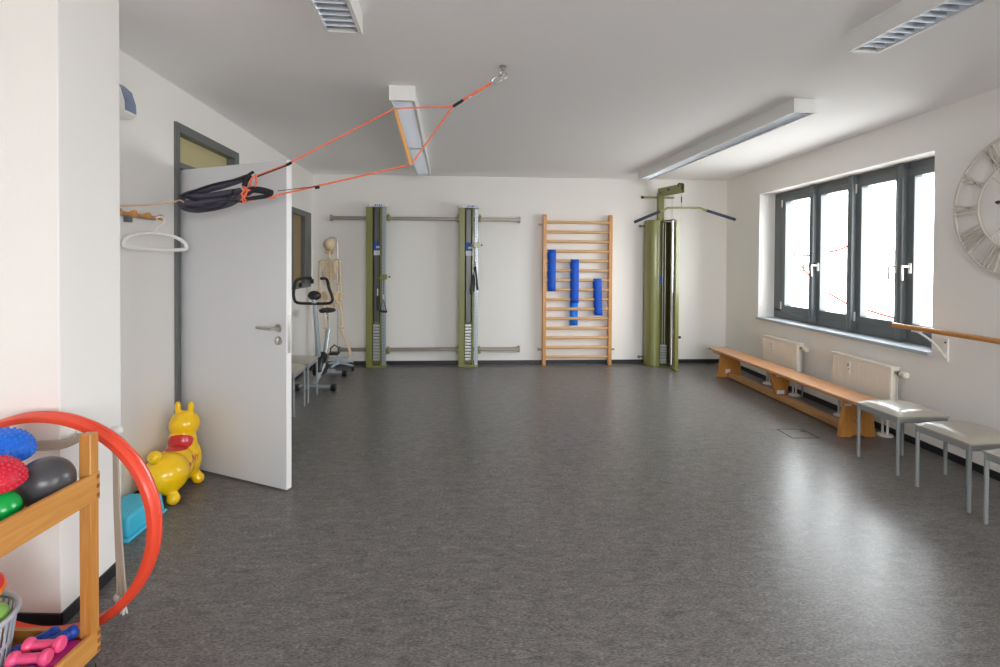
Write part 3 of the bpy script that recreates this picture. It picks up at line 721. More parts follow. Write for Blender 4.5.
MB().prism([(-.055, .07), (.06, .07), (.115, .308), (-.12, .308)], 5.30-5.25, 5.34-5.25, axis='y').build('centre_support', M['benchleg'], bn, bevel=.004)
MB().box(-.13, .10, 6.40-5.25, 6.61-5.25, .28, .308).build('cleat', M['benchleg'], bn, bevel=.004)
st = MB(); st.box(-.06, .0, 6.3960-5.25, 6.3974-5.25, .055, .105); st.box(-.045, .035, 5.2975-5.25, 5.2995-5.25, .075, .115); st.box(-.055, .0, 5.2975-5.25, 5.2995-5.25, .255, .28); st.box(-.115, -.06, 4.1955-5.25, 4.197-5.25, .262, .285)
lab(st.build('sticker', M['labelwhite'], bn), 'white paper stickers')
ht = MB(); ht.box(-.035, .005, 4.19-5.25, 4.1972-5.25, .12, .14); ht.lathe([(0, 0), (.012, 0), (0, .004)], m=Matrix.Translation((.01, 4.197-5.25, .06)) @ Matrix.Rotation(PI/2, 4, 'X')); lab(ht.build('fitting', M['steel'], bn), 'small metal fitting')

# ------------------------------------------------------------------ radiators
def radiator(y_far, L, zt, label):
    t = thing('radiator', (XR, y_far, 0), -PI/2, label, 'radiator', 'radiators below the window')   # local x toward camera, -y into room
    HB = .17; zt0 = zt
    b = MB(); b.box(0, L, -.115, -.045, HB, zt0); b.build('panel', M['cream'], t, bevel=.01)
    g = MB(); n = int(L/.033)
    for k in range(n):
        x = .03+k*(L-.06)/(n-1); g.box(x-.010, x+.010, -.1172, -.114, HB+.035, zt0-.035)
    g.build('fluted_front', M['cream'], t, bevel=.003)
    b = MB(); b.box(-.003, L+.003, -.12, -.04, zt0-.002, zt0+.012); b.build('top_grille', M['cream'], t, bevel=.004)
    b = MB(); b.box(L*.32, L*.32+.04, -.13, -.119, zt0-.15, zt0-.04); m_ = lab(b.build('heat_meter', M['white'], t, bevel=.004), 'small white heat meter')
    g = MB(); g.box(L*.32+.008, L*.32+.02, -.1315, -.13, zt0-.08, zt0-.06); g.box(L*.32+.016, L*.32+.026, -.1315, -.13, zt0-.11, zt0-.1); g.build('display', M['black'], m_)
    b = MB(); b.cyl((L, -.08, zt0-.035), (L+.05, -.08, zt0-.035), .012, n=12); b.cyl((L+.04, -.08, zt0-.035), (L+.04, -.08, .02), .008, n=10)
    b.build('pipe', M['greymetal'], t)
    b = MB(); b.cyl((L+.045, -.085, zt0-.035), (L+.062, -.088, zt0-.035), .02, n=14); lab(b.build('valve_body', M['black'], t), 'black valve collar')
    b = MB(); b.lathe([(0, 0), (.022, 0), (.027, .01), (.026, .055), (.018, .064), (0, .065)], m=Matrix.Translation((L+.06, -.085, zt0-.035)) @ Matrix.Rotation(PI/2, 4, 'Y'), n=18); b.build('thermostat_knob', M['cream'], t)
    for x in (L*.12, L*.86):
        b = MB(); b.box(x-.034, x-.020, -.088, -.072, .015, HB); b.box(x+.020, x+.034, -.088, -.072, .015, HB); b.lathe([(0, 0), (.06, 0), (.06, .012), (.05, .018), (0, .018)], c=(x, -.08, 0), n=20); b.box(x-.045, x+.045, -.105, -.055, HB-.02, HB)
        b.build('foot', M['white'], t, bevel=.002)
    return t
radiator(6.14, .72, .577, 'cream radiator under the far half of the window')
radiator(4.87, .74, .592, 'cream radiator under the near half of the window')

# ------------------------------------------------------------------ stools
def stool(name, loc, rz, label, group, ztop=.425):
    t = thing(name, loc, rz, label, 'stool', group)
    S = .185; zf = ztop-.03
    for sx in (-1, 1):
        for sy in (-1, 1):
            MB().cyl((sx*(S-.011), sy*(S-.011), 0), (sx*(S-.011), sy*(S-.011), zf+.004), .0115, n=12).build('leg', M['greymetal'], t)
    b = MB()
    for s in (-1, 1):
        b.box(-S+.011, S-.011, s*(S-.011)-.009, s*(S-.011)+.009, zf-.034, zf); b.box(s*(S-.011)-.009, s*(S-.011)+.009, -S+.011, S-.011, zf-.034, zf)
    b.build('frame', M['greymetal'], t, bevel=.002)
    b = MB(); n = 12; g = {}
    for i in range(n+1):
        for j in range(n+1):
            u, v = -1+2*i/n, -1+2*j/n; k = (1-abs(u)**5)*(1-abs(v)**5)
            g[i, j] = b.bm.verts.new((u*S*1.02, v*S*1.02, zf+.012+.030*k**.6+.006*(1-u*u)*(1-v*v)))
    for i in range(n):
        for j in range(n): b.bm.faces.new([g[i, j], g[i+1, j], g[i+1, j+1], g[i, j+1]])
    ed = [g[i, 0] for i in range(n+1)]+[g[n, j] for j in range(1, n+1)]+[g[i, n] for i in range(n-1, -1, -1)]+[g[0, j] for j in range(n-1, 0, -1)]
    lo = [b.bm.verts.new((v.co.x*.985, v.co.y*.985, zf)) for v in ed]
    for k in range(len(ed)): b.bm.faces.new([ed[k], lo[k], lo[(k+1) % len(ed)], ed[(k+1) % len(ed)]])
    b.bm.faces.new(lo)
    b.build('seat', M['vinyl'], t, angle=60)
    return t
s1 = stool('stool', (2.957, 3.612, 0), math.radians(3), 'grey padded stool beside the near end of the wooden bench', 'grey stools by the right wall')
copy_tree(s1, (2.967, 3.095, 0), math.radians(2), 'grey padded stool in the middle of the three along the right wall', 'grey stools by the right wall')
copy_tree(s1, (2.955, 2.62, 0), math.radians(1), 'grey padded stool cut by the right edge, nearest the camera', 'grey stools by the right wall')
copy_tree(s1, (-2.015, 4.905, 0), math.radians(4.5), 'pale grey stool half hidden behind the open door edge', 'pale stools behind the door')
copy_tree(s1, (-2.045, 5.36, 0), math.radians(4.5), 'pale grey stool between the other one and the exercise bike', 'pale stools behind the door')

# ------------------------------------------------------------------ barre
br = thing('wall_barre', (XR, 4.016, .965), -PI/2, 'round wooden wall barre on a white bracket, right of the window', 'handrail')
MB().cyl((0, -.20, 0), (2.6, -.20, 0), .0185, n=20).build('rod', M['barre'], br)
for x in (.265, 2.3):
    b = MB(); b.tube(bez([(x-.05, -.20, -.022), (x-.03, -.18, -.035), (x-.005, -.12, -.085), (x, -.06, -.15), (x, -.012, -.215)], 5), .012, 10, flat=.7)
    b.box(x-.075, x+.0, -.214, -.186, -.028, -.018); b.box(x-.018, x+.018, -.012, 0, -.24, -.07)
    k = b.build('bracket', M['white'], br, bevel=.002)
    g = MB()
    for zz in (-.10, -.215): g.cyl((x, -.012, zz), (x, -.016, zz), .007, n=10)
    lab(g.build('screw', M['blackgloss'], k), 'dark screw heads')

# ------------------------------------------------------------------ clock
ck = thing('wall_clock', (XR, 3.205, 1.838), -PI/2, 'large cream skeleton wall clock with Roman numerals, cut by the right edge', 'clock')
RO, RI = .478, .300
def flatring(r0, r1, y0, y1, n=72):
    b = MB()
    for k in range(n):
        a0, a1 = 2*PI*k/n, 2*PI*(k+1)/n
        for (ra, rb, ya, yb) in [(r0, r1, y0, y0), (r1, r1, y0, y1), (r1, r0, y1, y1), (r0, r0, y1, y0)]:
            b.poly([(ra*math.cos(a0), ya, ra*math.sin(a0)), (ra*math.cos(a1), ya, ra*math.sin(a1)), (rb*math.cos(a1), yb, rb*math.sin(a1)), (rb*math.cos(a0), yb, rb*math.sin(a0))])
    bmesh.ops.remove_doubles(b.bm, verts=b.bm.verts, dist=1e-5)
    return b
flatring(RO-.007, RO+.007, -.03, -.014).build('outer_ring', M['creamclock'], ck)
flatring(RI-.005, RI+.005, -.028, -.016).build('inner_ring', M['creamclock'], ck)
num = ['XII', 'I', 'II', 'III', 'IIII', 'V', 'VI', 'VII', 'VIII', 'IX', 'X', 'XI']
for i, s in enumerate(num):
    a = PI/2 - i*PI/6     # local x runs toward the camera = right in the view
    rad = Vector((math.cos(a), 0, math.sin(a))); tg = Vector((rad.z, 0, -rad.x))
    b = MB()
    wds = {'I': .030, 'V': .062, 'X': .062}; tot = sum(wds[c] for c in s); x = -tot/2
    r0, r1 = RI+.004, RO-.006
    def stroke(xa, ra, xb, rb, w=.0052):
        pa = rad*ra+tg*xa*(ra/.39); pb = rad*rb+tg*xb*(rb/.39); dd = (pb-pa).normalized(); nn = Vector((-dd.z, 0, dd.x))*w
        P = [pa-nn, pb-nn, pb+nn, pa+nn]
        b.prism([(q.x, q.z) for q in P], -.028, -.017, axis='y')
    for c in s:
        w_ = wds[c]; cx = x+w_/2
        if c == 'I': stroke(cx, r0, cx, r1)
        if c == 'V': stroke(cx, r0, cx-w_*.36, r1, .007); stroke(cx, r0, cx+w_*.36, r1, .0045)
        if c == 'X': stroke(cx+w_*.36, r0, cx-w_*.36, r1, .007); stroke(cx-w_*.36, r0, cx+w_*.36, r1, .0045)
        x += w_
    b.build('numeral', M['creamclock'], ck)
for k in range(4):
    a = PI/4+k*PI/2; b = MB(); b.tube([(.03*math.cos(a), -.02, .03*math.sin(a)), (RI*math.cos(a), -.02, RI*math.sin(a))], .0035, 8); b.build('spoke', M['creamclock'], ck)
MB().cyl((0, -.035, 0), (0, 0, 0), .035, n=24).build('hub', M['creamclock'], ck)
def hand(tip, tail, w, nm, yy):
    tip = Vector((tip[0], 0, tip[1])); dd = tip.normalized(); nn = Vector((-dd.z, 0, dd.x)); tl = -dd*tail
    b = MB(); Lh = tip.length
    prof = [(-tail, .004), (Lh*.78, .003), (Lh*.84, w), (Lh*.92, w*.8), (Lh, .0006)]
    up_ = [dd*s_+nn*h_ for s_, h_ in prof]; dn = [dd*s_-nn*h_ for s_, h_ in prof][::-1]
    b.prism([(q.x, q.z) for q in up_+dn], yy, yy+.003, axis='y'); b.build(nm, M['darkbrown'], ck)
hand((-.165, .032), .04, .013, 'hour_hand', -.040); hand((.16, .22), .05, .012, 'minute_hand', -.045)

# ------------------------------------------------------------------ floor box
fb = thing('floor_outlet', (2.62, 4.285, 0), 0, 'square floor outlet cover set flush in the linoleum beside the bench', 'floor outlet')
b = MB(); S = .115
for (x0, x1, y0, y1) in [(-S, S, -S, -S+.008), (-S, S, S-.008, S), (-S, -S+.008, -S, S), (S-.008, S, -S, S)]: b.box(x0, x1, y0, y1, 0, .003)
b.build('frame', mat('dark_trim', (62, 60, 58), .5), fb)
MB().box(-S+.008, S-.008, -S+.008, S-.008, 0, .0015).build('cover', M['floor'], fb)
MB().box(.06, .1, .04, .075, .0015, .0035).build('latch', M['blackgloss'], fb)

# ------------------------------------------------------------------ exercise bike
bk = thing('exercise_bike', (-1.98, 6.05, 0), 0, 'silver exercise bike with black handlebar behind the pale stools', 'exercise bike')
bx, by = -1.98, 6.05
q = lambda x, y, z: (x-bx, y-by, z)
# rear / front floor bars
for (xa, xb, y) in [(-2.13, -1.775, 5.69), (-2.12, -1.86, 6.42)]:
    MB().cyl(q(xa, y, .045), q(xb, y, .045), .024, n=14).build('floor_bar', M['silver'], bk)
    for x, s in ((xa, -1), (xb, 1)): MB().cyl(q(x-.0, y, .040), q(x+s*.05, y, .040), .039, n=16).build('end_cap', M['blackgloss'], bk)
b = MB(); b.tube([q(-1.98, 5.69, .06), q(-1.98, 6.0, .14), q(-1.97, 6.42, .06)], .03, 10)
b.tube([q(-1.985, 5.90, .2), q(-1.985, 5.86, .55), q(-2.005, 5.82, 1.0)], [.032, .03, .024], 12)
b.tube([q(-1.97, 6.0, .2), q(-1.955, 6.16, .62)], .028, 12)
b.tube([q(-1.98, 5.74, .05), q(-1.92, 5.9, .26)], .024, 10)
b.build('frame', M['silver'], bk)
b = MB(); b.prism([(5.80-by, .2), (5.84-by, .13), (6.02-by, .12), (6.10-by, .22), (6.04-by, .36), (5.94-by, .40), (5.84-by, .33)], -.055, .055, axis='x'); b.build('flywheel_cover', M['blackgloss'], bk, bevel=.02)
MB().cyl(q(-1.955, 6.16, .60), q(-1.99, 6.22, .83), .014, n=10).build('seat_post', M['chrome'], bk)
b = MB(); b.sphere(q(-2.0, 6.26, .845), 1, (.10, .12, .032), 20); b.sphere(q(-2.0, 6.12, .85), 1, (.04, .1, .024), 16); b.build('saddle', M['black'], bk)
hb = [(-2.074, 5.92, 1.249), (-2.15, 5.86, 1.249), (-2.205, 5.81, 1.225), (-2.225, 5.80, 1.15), (-2.234, 5.80, 1.06), (-2.215, 5.80, .99), (-2.16, 5.80, .968), (-2.0, 5.80, .965), (-1.845, 5.80, .968), (-1.80, 5.80, .995), (-1.80, 5.80, 1.045), (-1.836, 5.80, 1.14), (-1.852, 5.81, 1.21), (-1.89, 5.86, 1.242), (-1.965, 5.92, 1.245)]
MB().tube([q(*p) for p in bez(hb, 5)], .0165, 12).build('handlebar', M['black'], bk)
b = MB(); b.sphere(q(-2.0, 5.80, 1.055), 1, (.075, .03, .055), 20); b.sphere(q(-2.0, 5.795, 1.035), 1, (.045, .03, .04), 16); cs = b.build('console', M['blackgloss'], bk)
MB().tube([q(-2.0, 5.80, .97), q(-2.0, 5.80, 1.03)], .03, 12).build('console_neck', M['silver'], bk)
for s, zz, yy in ((1, .36, 6.02), (-1, .20, 5.92)):
    x = -1.98+s*.075
    b = MB(); b.tube([q(x, 5.93, .27), q(x, yy, zz)], .012, 8); b.build('crank', M['steel'], bk)
    b = MB(); b.box(*sorted((x-bx+s*.02, x-bx+s*.11)), yy-by-.05, yy-by+.05, zz-.015, zz+.015); b.tube([(x-bx+s*.115*1+s*0, yy-by, zz), (x-bx+s*.112, yy-by, zz+.07), (x-bx+s*.065, yy-by, zz+.10), (x-bx+s*.02, yy-by, zz+.06), (x-bx+s*.018, yy-by, zz)], .008, 8)
    b.build('pedal', M['black'], bk)

# ------------------------------------------------------------------ anatomical skeleton on a rolling stand
sk = thing('anatomy_skeleton', (-2.04, 6.74, 0), math.radians(8), 'life-size anatomical skeleton hanging on a rolling stand, seen from behind', 'skeleton model')
sx, sy = -2.04, 6.74
def S_(x, z, y=0): return (x-sx, y, z)
# stand
b = MB(); b.cyl((.01, .06, .1), (.01, .06, 1.72), .007, n=12); b.tube([(.01, .06, 1.70), (-.02, .04, 1.76), (-.085, .0, 1.755), (-.085, .0, 1.745)], .007, 8); b.build('pole', M['steel'], sk)
b = MB()
for k in range(5):
    a = 2*PI*k/5-.5; b.tube([(.01, .06, .10), (.01+.24*math.cos(a), .06+.24*math.sin(a), .075)], [.032, .018], 8, flat=.6)
b.cyl((.01, .06, .07), (.01, .06, .15), .035); b.build('stand_base', M['bluepale'], sk)
for k in range(5):
    a = 2*PI*k/5-.5; c = (.01+.24*math.cos(a), .06+.24*math.sin(a))
    MB().cyl((c[0]-.012, c[1], .03), (c[0]+.012, c[1], .03), .03, n=14).build('caster', M['black'], sk)
    # short caster stem
b = MB()
for k in range(5):
    a = 2*PI*k/5-.5; c = (.01+.24*math.cos(a), .06+.24*math.sin(a)); b.cyl((c[0], c[1], .035), (c[0], c[1], .085), .012, n=8)
b.build('caster_stem', M['steel'], sk)
MB().box(-.09, .16, -.05, .06, .158, .17).build('foot_tray', M['bluepale'], sk, bevel=.004)
# bones
b = MB(); b.sphere(S_(-2.128, 1.665), 1, (.075, .092, .08), 24); b.sphere(S_(-2.132, 1.615, .03), 1, (.055, .06, .05), 16)
b.tube([S_(-2.19, 1.64, .05), S_(-2.165, 1.655, .085), S_(-2.09, 1.655, .085), S_(-2.066, 1.64, .05)], .01, 8); b.build('skull', M['bone'], sk)
b = MB(); b.tube(bez([S_(-2.175, 1.60, .0), S_(-2.172, 1.56, .02), S_(-2.13, 1.545, .085), S_(-2.088, 1.56, .02), S_(-2.082, 1.60, .0)], 5), .011, 8, flat=1.4); b.build('jaw', M['bone'], sk)
spine = bez([S_(-2.128, 1.60), S_(-2.120, 1.50, -.005), S_(-2.110, 1.36, -.03), S_(-2.105, 1.20, -.02), S_(-2.10, 1.06, .01), S_(-2.10, .98, -.005)], 9)
b = MB()
for i in range(0, len(spine)-1):
    c = spine[i]; r = .012+.008*i/len(spine); b.cyl(c-Vector((0, 0, .005)), c+Vector((0, 0, .0055)), r, n=10); b.tube([c, c+Vector((0, -.024, -.006))], .004, 6); b.tube([c-Vector((r+.014, .004, 0)), c+Vector((r+.014, -.004, 0))], .0035, 6)
b.tube(spine, .008, 8); b.build('spine', M['bone'], sk)
b = MB()
for i in range(11):
    zz = 1.475-i*.029; c = (-2.118+.0013*i-sx, -.02); rw = [.055, .075, .09, .1, .108, .112, .114, .114, .11, .104, .092][i]
    for s in (-1, 1):
        full = i < 8
        pts = [(c[0], c[1], zz), (c[0]+s*rw*.6, c[1]-.022, zz-.005), (c[0]+s*rw, c[1]+.045, zz-.035), (c[0]+s*rw*.8, c[1]+.11, zz-.07)]
        if full: pts.append((c[0]+s*.018, c[1]+.145, zz-.06))
        b.tube(bez(pts, 4), .0052, 6)
b.tube([(c[0], .13, 1.42), (c[0], .135, 1.22)], .012, 8, flat=1.5)
b.build('ribcage', M['bone'], sk)
for s in (-1, 1):
    c = -2.12-sx
    b = MB(); b.prism([(c+s*.05, 1.44), (c+s*.118, 1.44), (c+s*.075, 1.30)], -.062, -.054, axis='y'); b.tube([(c+s*.05, -.064, 1.43), (c+s*.122, -.04, 1.452)], .006, 6); b.tube(bez([(c+s*.02, .11, 1.44), (c+s*.08, .08, 1.47), (c+s*.122, 0, 1.45)], 4), .007, 6); b.build('shoulder_blade', M['bone'], sk)
    xs = c+s*.122
    b = MB(); b.sphere((xs, -.01, 1.435), .02, n=12); b.tube([(xs, -.01, 1.435), (xs+s*.012, -.015, 1.30), (xs+s*.01, -.01, 1.17)], [.013, .009, .015], 8); b.build('upper_arm', M['bone'], sk)
    b = MB(); b.tube([(xs+s*.004, -.01, 1.165), (xs+s*.0, .02, .95)], [.010, .008], 8); b.tube([(xs+s*.02, -.01, 1.165), (xs+s*.022, .02, .95)], [.008, .009], 8); b.build('forearm', M['bone'], sk)
    b = MB(); b.sphere((xs+s*.01, .025, .935), .018, (1.2, .8, .8), 10)
    for k in range(5):
        f = (k-2)*.011; b.tube([(xs+s*.01+f*.6, .025, .93), (xs+s*.01+f, .03, .87), (xs+s*.012+f*1.05, .045, .82-.008*abs(k-2))], [.005, .0045, .0035], 6)
    b.build('hand', M['bone'], sk)
# pelvis
b = MB(); c = -2.10-sx
for s in (-1, 1):
    b.tube(bez([(c+s*.025, -.03, .99), (c+s*.07, -.02, 1.035), (c+s*.115, .02, 1.03), (c+s*.125, .06, .98), (c+s*.085, .05, .91), (c+s*.055, .01, .86), (c+s*.035, .03, .84), (c+s*.02, .07, .875), (c, .08, .88)], 4), [.012]*33, 8, flat=1.0)
    b.poly([(c+s*.025, -.03, .99), (c+s*.07, -.022, 1.035), (c+s*.115, .02, 1.03), (c+s*.125, .06, .98), (c+s*.085, .05, .91), (c+s*.04, -.01, .94)])
b.prism([(c-.045, .99), (c+.045, .99), (c+.012, .89), (c-.012, .89)], -.045, -.03, axis='y'); b.build('pelvis', M['bone'], sk)
legs = [(-2.035, -1.965, -1.86, 1), (-2.165, -2.165, -2.13, -1)]
for xh, xk, xf, s in legs:
    zk, za = .56, .235
    b = MB(); b.sphere(S_(xh, .905, .02), .022, n=12); b.tube([S_(xh, .905, .02), S_(xh+s*.035, .885, .01)], .012, 8); b.tube([S_(xh+s*.035, .885, .01), S_((xh+xk)/2+s*.03, .74, .02), S_(xk, .585, .01)], [.017, .012, .021], 10); b.sphere(S_(xk-.016, zk+.01, 0), .02, n=10); b.sphere(S_(xk+.016, zk+.01, 0), .02, n=10); b.build('thigh_bone', M['bone'], sk)
    b = MB(); b.tube([S_(xk-.004, zk-.015, .0), S_((xk+xf)/2, (zk+za)/2, .0), S_(xf, za, .0)], [.02, .011, .015], 10); b.tube([S_(xk+s*.022, zk-.03, -.01), S_(xf+s*.02, za, -.008)], .006, 6); b.build('shin_bone', M['bone'], sk)
    b = MB(); b.sphere(S_(xf, za-.025, -.02), 1, (.02, .032, .024), 12)
    for k in range(5):
        f = (k-2)*.013; b.tube([S_(xf+f*.5, za-.02, .01), S_(xf+f, za-.035, .08), S_(xf+f*1.15, za-.045, .135-.006*abs(k-1))], [.008, .006, .005], 6)
    b.build('foot', M['bone'], sk)

# ------------------------------------------------------------------ inflatable hopping animal
def spots_mat(name, base, mark, spots):
    m = mat(name, base, .22, coat=.35)
    nt = m.node_tree; bs = nt.nodes['Principled BSDF']; tc = nt.nodes.new('ShaderNodeTexCoord'); prev = None
    for (c, r) in spots:
        mp = nt.nodes.new('ShaderNodeVectorMath'); mp.operation = 'SUBTRACT'; mp.inputs[1].default_value = c; nt.links.new(tc.outputs['Object'], mp.inputs[0])
        dv = nt.nodes.new('ShaderNodeVectorMath'); dv.operation = 'DIVIDE'; dv.inputs[1].default_value = r; nt.links.new(mp.outputs[0], dv.inputs[0])
        ln_ = nt.nodes.new('ShaderNodeVectorMath'); ln_.operation = 'LENGTH'; nt.links.new(dv.outputs[0], ln_.inputs[0])
        lt_ = nt.nodes.new('ShaderNodeMath'); lt_.operation = 'LESS_THAN'; lt_.inputs[1].default_value = 1; nt.links.new(ln_.outputs['Value'], lt_.inputs[0])
        if prev is None: prev = lt_
        else:
            mxm = nt.nodes.new('ShaderNodeMath'); mxm.operation = 'MAXIMUM'; nt.links.new(prev.outputs[0], mxm.inputs[0]); nt.links.new(lt_.outputs[0], mxm.inputs[1]); prev = mxm
    mx = nt.nodes.new('ShaderNodeMix'); mx.data_type = 'RGBA'; mx.inputs['A'].default_value = srgb(*base); mx.inputs['B'].default_value = srgb(*mark)
    nt.links.new(prev.outputs[0], mx.inputs['Factor']); nt.links.new(mx.outputs['Result'], bs.inputs['Base Color'])
    return m
RX, RY = -1.975, 3.22
hp_ = thing('hopping_animal', (RX, RY, 0), 0, 'yellow inflatable hopping animal with red saddle patch between door and left wall', 'toy')
L_ = lambda x, y, z: (x-RX, y-RY, z)
b = MB()
b.sphere(L_(-1.945, 3.08, .165), 1, (.122, .13, .122), 32)
b.sphere(L_(-1.962, 3.19, .175), 1, (.108, .12, .115), 32)
b.sphere(L_(-1.975, 3.29, .175), 1, (.112, .105, .138), 32)
b.sphere(L_(-1.985, 3.31, .28), 1, (.083, .08, .10), 28)
b.sphere(L_(-1.985, 3.33, .385), 1, (.090, .088, .088), 32)
b.sphere(L_(-1.98, 3.385, .37), 1, (.05, .05, .045), 24)     # muzzle, turned away
b.sphere(L_(-1.955, 2.99, .298), 1, (.039, .039, .039), 20); b.tube([L_(-1.955, 3.02, .24), L_(-1.955, 2.99, .29)], .022, 10)
for x in (-2.022, -1.937):
    b.sphere(L_(x, 3.32, .497), 1, (.022, .018, .042), 16); b.tube([L_(x, 3.325, .44), L_(x, 3.32, .48)], .016, 10)
for (x, y) in ((-1.872, 3.03), (-2.03, 3.05), (-1.895, 3.325), (-2.05, 3.33)):
    b.sphere(L_(x, y, .037), 1, (.038, .038, .037), 18); b.tube([L_(x, y, .04), L_(x-.03*(1 if x > -1.96 else -1), y+(.02 if y < 3.2 else -.02), .11)], [.027, .035], 10)
hb_ = b.build('raw', M['white'])
rm = hb_.modifiers.new('r', 'REMESH'); rm.mode = 'VOXEL'; rm.voxel_size = .0065
smm = hb_.modifiers.new('s', 'SMOOTH'); smm.factor = .7; smm.iterations = 9
dg = bpy.context.evaluated_depsgraph_get()
bme = bpy.data.meshes.new_from_object(hb_.evaluated_get(dg)); bpy.data.objects.remove(hb_)
bme.name = 'body'; bme.materials.clear()
bme.materials.append(spots_mat('yellow_vinyl_red_saddle', (255, 204, 10), (206, 44, 48), [
    (L_(-1.962, 3.215, .30), (.10, .095, .045)), (L_(-1.853, 3.17, .185), (.03, .014, .014)), (L_(-1.855, 3.215, .215), (.03, .010, .016)), (L_(-1.895, 3.37, .23), (.03, .012, .014)), (L_(-1.895, 3.37, .13), (.03, .012, .014)), (L_(-1.87, 3.24, .125), (.03, .012, .014))]))
bme.shade_smooth()
body = bpy.data.objects.new('body', bme); COL.objects.link(body); body.parent = hp_
# red lettering on its flank
tcv = bpy.data.curves.new('lettering', 'FONT'); tcv.body = 'rody'; tcv.size = .055; tcv.align_x = 'CENTER'; tcv.resolution_u = 3
to = bpy.data.objects.new('tmp', tcv); COL.objects.link(to); dg = bpy.context.evaluated_depsgraph_get(); dg.update()
tme = bpy.data.meshes.new_from_object(to.evaluated_get(dg)); bpy.data.objects.remove(to)
bvh = BVHTree.FromPolygons([v.co.copy() for v in bme.vertices], [tuple(p.vertices) for p in bme.polygons])
bmx = bmesh.new(); bmx.from_mesh(tme); bmesh.ops.triangulate(bmx, faces=bmx.faces); bmesh.ops.subdivide_edges(bmx, edges=bmx.edges, cuts=1)
for v in bmx.verts:
    y = 3.235-RY+v.co.x*.9; zz = .185+v.co.y*.9+.10*v.co.x
    loc, nrm, i_, d_ = bvh.ray_cast(Vector((.5, y, zz)), Vector((-1, 0, 0)))
    if loc is not None: v.co = loc+nrm*.0012
    else: v.co = Vector((.1, y, zz))
bmx.to_mesh(tme); bmx.free(); tme.materials.clear(); tme.materials.append(M['labelred'])
to = bpy.data.objects.new('lettering', tme); COL.objects.link(to); to.parent = hp_; lab(to, 'small red lettering')

# ------------------------------------------------------------------ turquoise step
ts = thing('step_stool', (-1.966, 2.785, 0), math.radians(3), 'turquoise plastic step stool on the floor behind the red hoop', 'step stool')
b = MB(); b.frust((-.105, .105, -.165, .165), (-.094, .094, -.15, .15), .014, .118); b.build('body', M['turq'], ts, bevel=.016, seg=4)
b = MB(); b.frust((-.115, .115, -.178, .178), (-.108, .108, -.17, .17), 0, .016); b.build('rim', M['turq'], ts, bevel=.008, seg=3)
b = MB()
for i in range(9):
    for j in range(13): b.lathe([(0, .003), (.004, .0015), (.005, 0)], c=(-.068+i*.017, -.115+j*.019, .1178), n=6)
b.build('non_slip_studs', M['turq'], ts)

# ------------------------------------------------------------------ hoop
hr = thing('gymnastics_hoop', (-1.692, 1.952, .436), 0, 'red plastic gymnastics hoop standing on edge against the white pier', 'hoop')
R0 = .431; prof = [(-.018, -.028), (-.008, -.031), (.004, -.030), (.012, -.021), (.015, -.010), (.010, -.007), (.014, .0), (.010, .007), (.015, .010), (.012, .021), (.004, .030), (-.008, .031), (-.018, .028), (-.014, .0)]
b = MB(); n = 96; rings = []
for k in range(n):
    a = 2*PI*k/n; rings.append([b.bm.verts.new(((R0-.010+pr)*math.cos(a), py, (R0-.010+pr)*math.sin(a))) for pr, py in prof])
for k in range(n):
    A, B_ = rings[k], rings[(k+1) % n]
    for j in range(len(prof)): b.bm.faces.new([A[j], A[(j+1) % len(prof)], B_[(j+1) % len(prof)], B_[j]])
ho = b.build('ring', M['red'], hr)

# ------------------------------------------------------------------ rope on a peg on the pier
pg = thing('wall_peg', (-1.697, 2.115, .745), 0, 'white round-ended peg sticking out of the pier, carrying the rope', 'hook')
b = MB(); b.cyl((0, 0, -.005), (.15, -.01, 0), .011, n=14); b.build('arm', M['white'], pg); MB().sphere((.165, -.011, .002), .026, (1, 1, .85), 18).build('ball_end', M['white'], pg)
MB().cyl((-.004, 0, -.006), (.006, 0, -.005), .028, n=18).build('plate', M['white'], pg)
rp_ = thing('skipping_rope', (-1.545, 2.10, .73), 0, 'beige rope bundle draped over the white peg and hanging to the floor', 'rope')
rr = lambda x, y, z: (x+1.56, y-2.10, z-.73)
for k in range(4):
    dz = .010*(k-1.5); dx = .0035*(k-1.5)
    pts = [rr(-2.0, 2.004, .715+dz), rr(-1.85, 2.002, .722+dz), rr(-1.70, 2.000, .728+dz*.9), rr(-1.655, 2.03, .735+dz*.7), rr(-1.60, 2.08, .752+abs(dz)*.5), rr(-1.555+dx, 2.085, .752), rr(-1.535+dx, 2.082, .70), rr(-1.53+dx*1.6, 2.085, .45), rr(-1.522+dx*2.2, 2.09, .2), rr(-1.515+dx*2.4+.006*(k % 2), 2.085, .075)]
    MB().tube(bez(pts, 6), .0055, 8).build('strand', M['rope'], rp_)
b = MB()
for (x, y, z0) in [(-1.50, 2.08, .062), (-1.532, 2.09, .07)]:
    b.sphere(rr(x, y, z0), .016, (1, 1, 1.2), 12); 
    for k in range(4): b.tube([rr(x, y, z0), rr(x+.012*math.cos(k*1.7), y+.012*math.sin(k*1.7), max(.006, z0-.05))], .004, 6)
b.build('knotted_end', M['ropeend'], rp_)

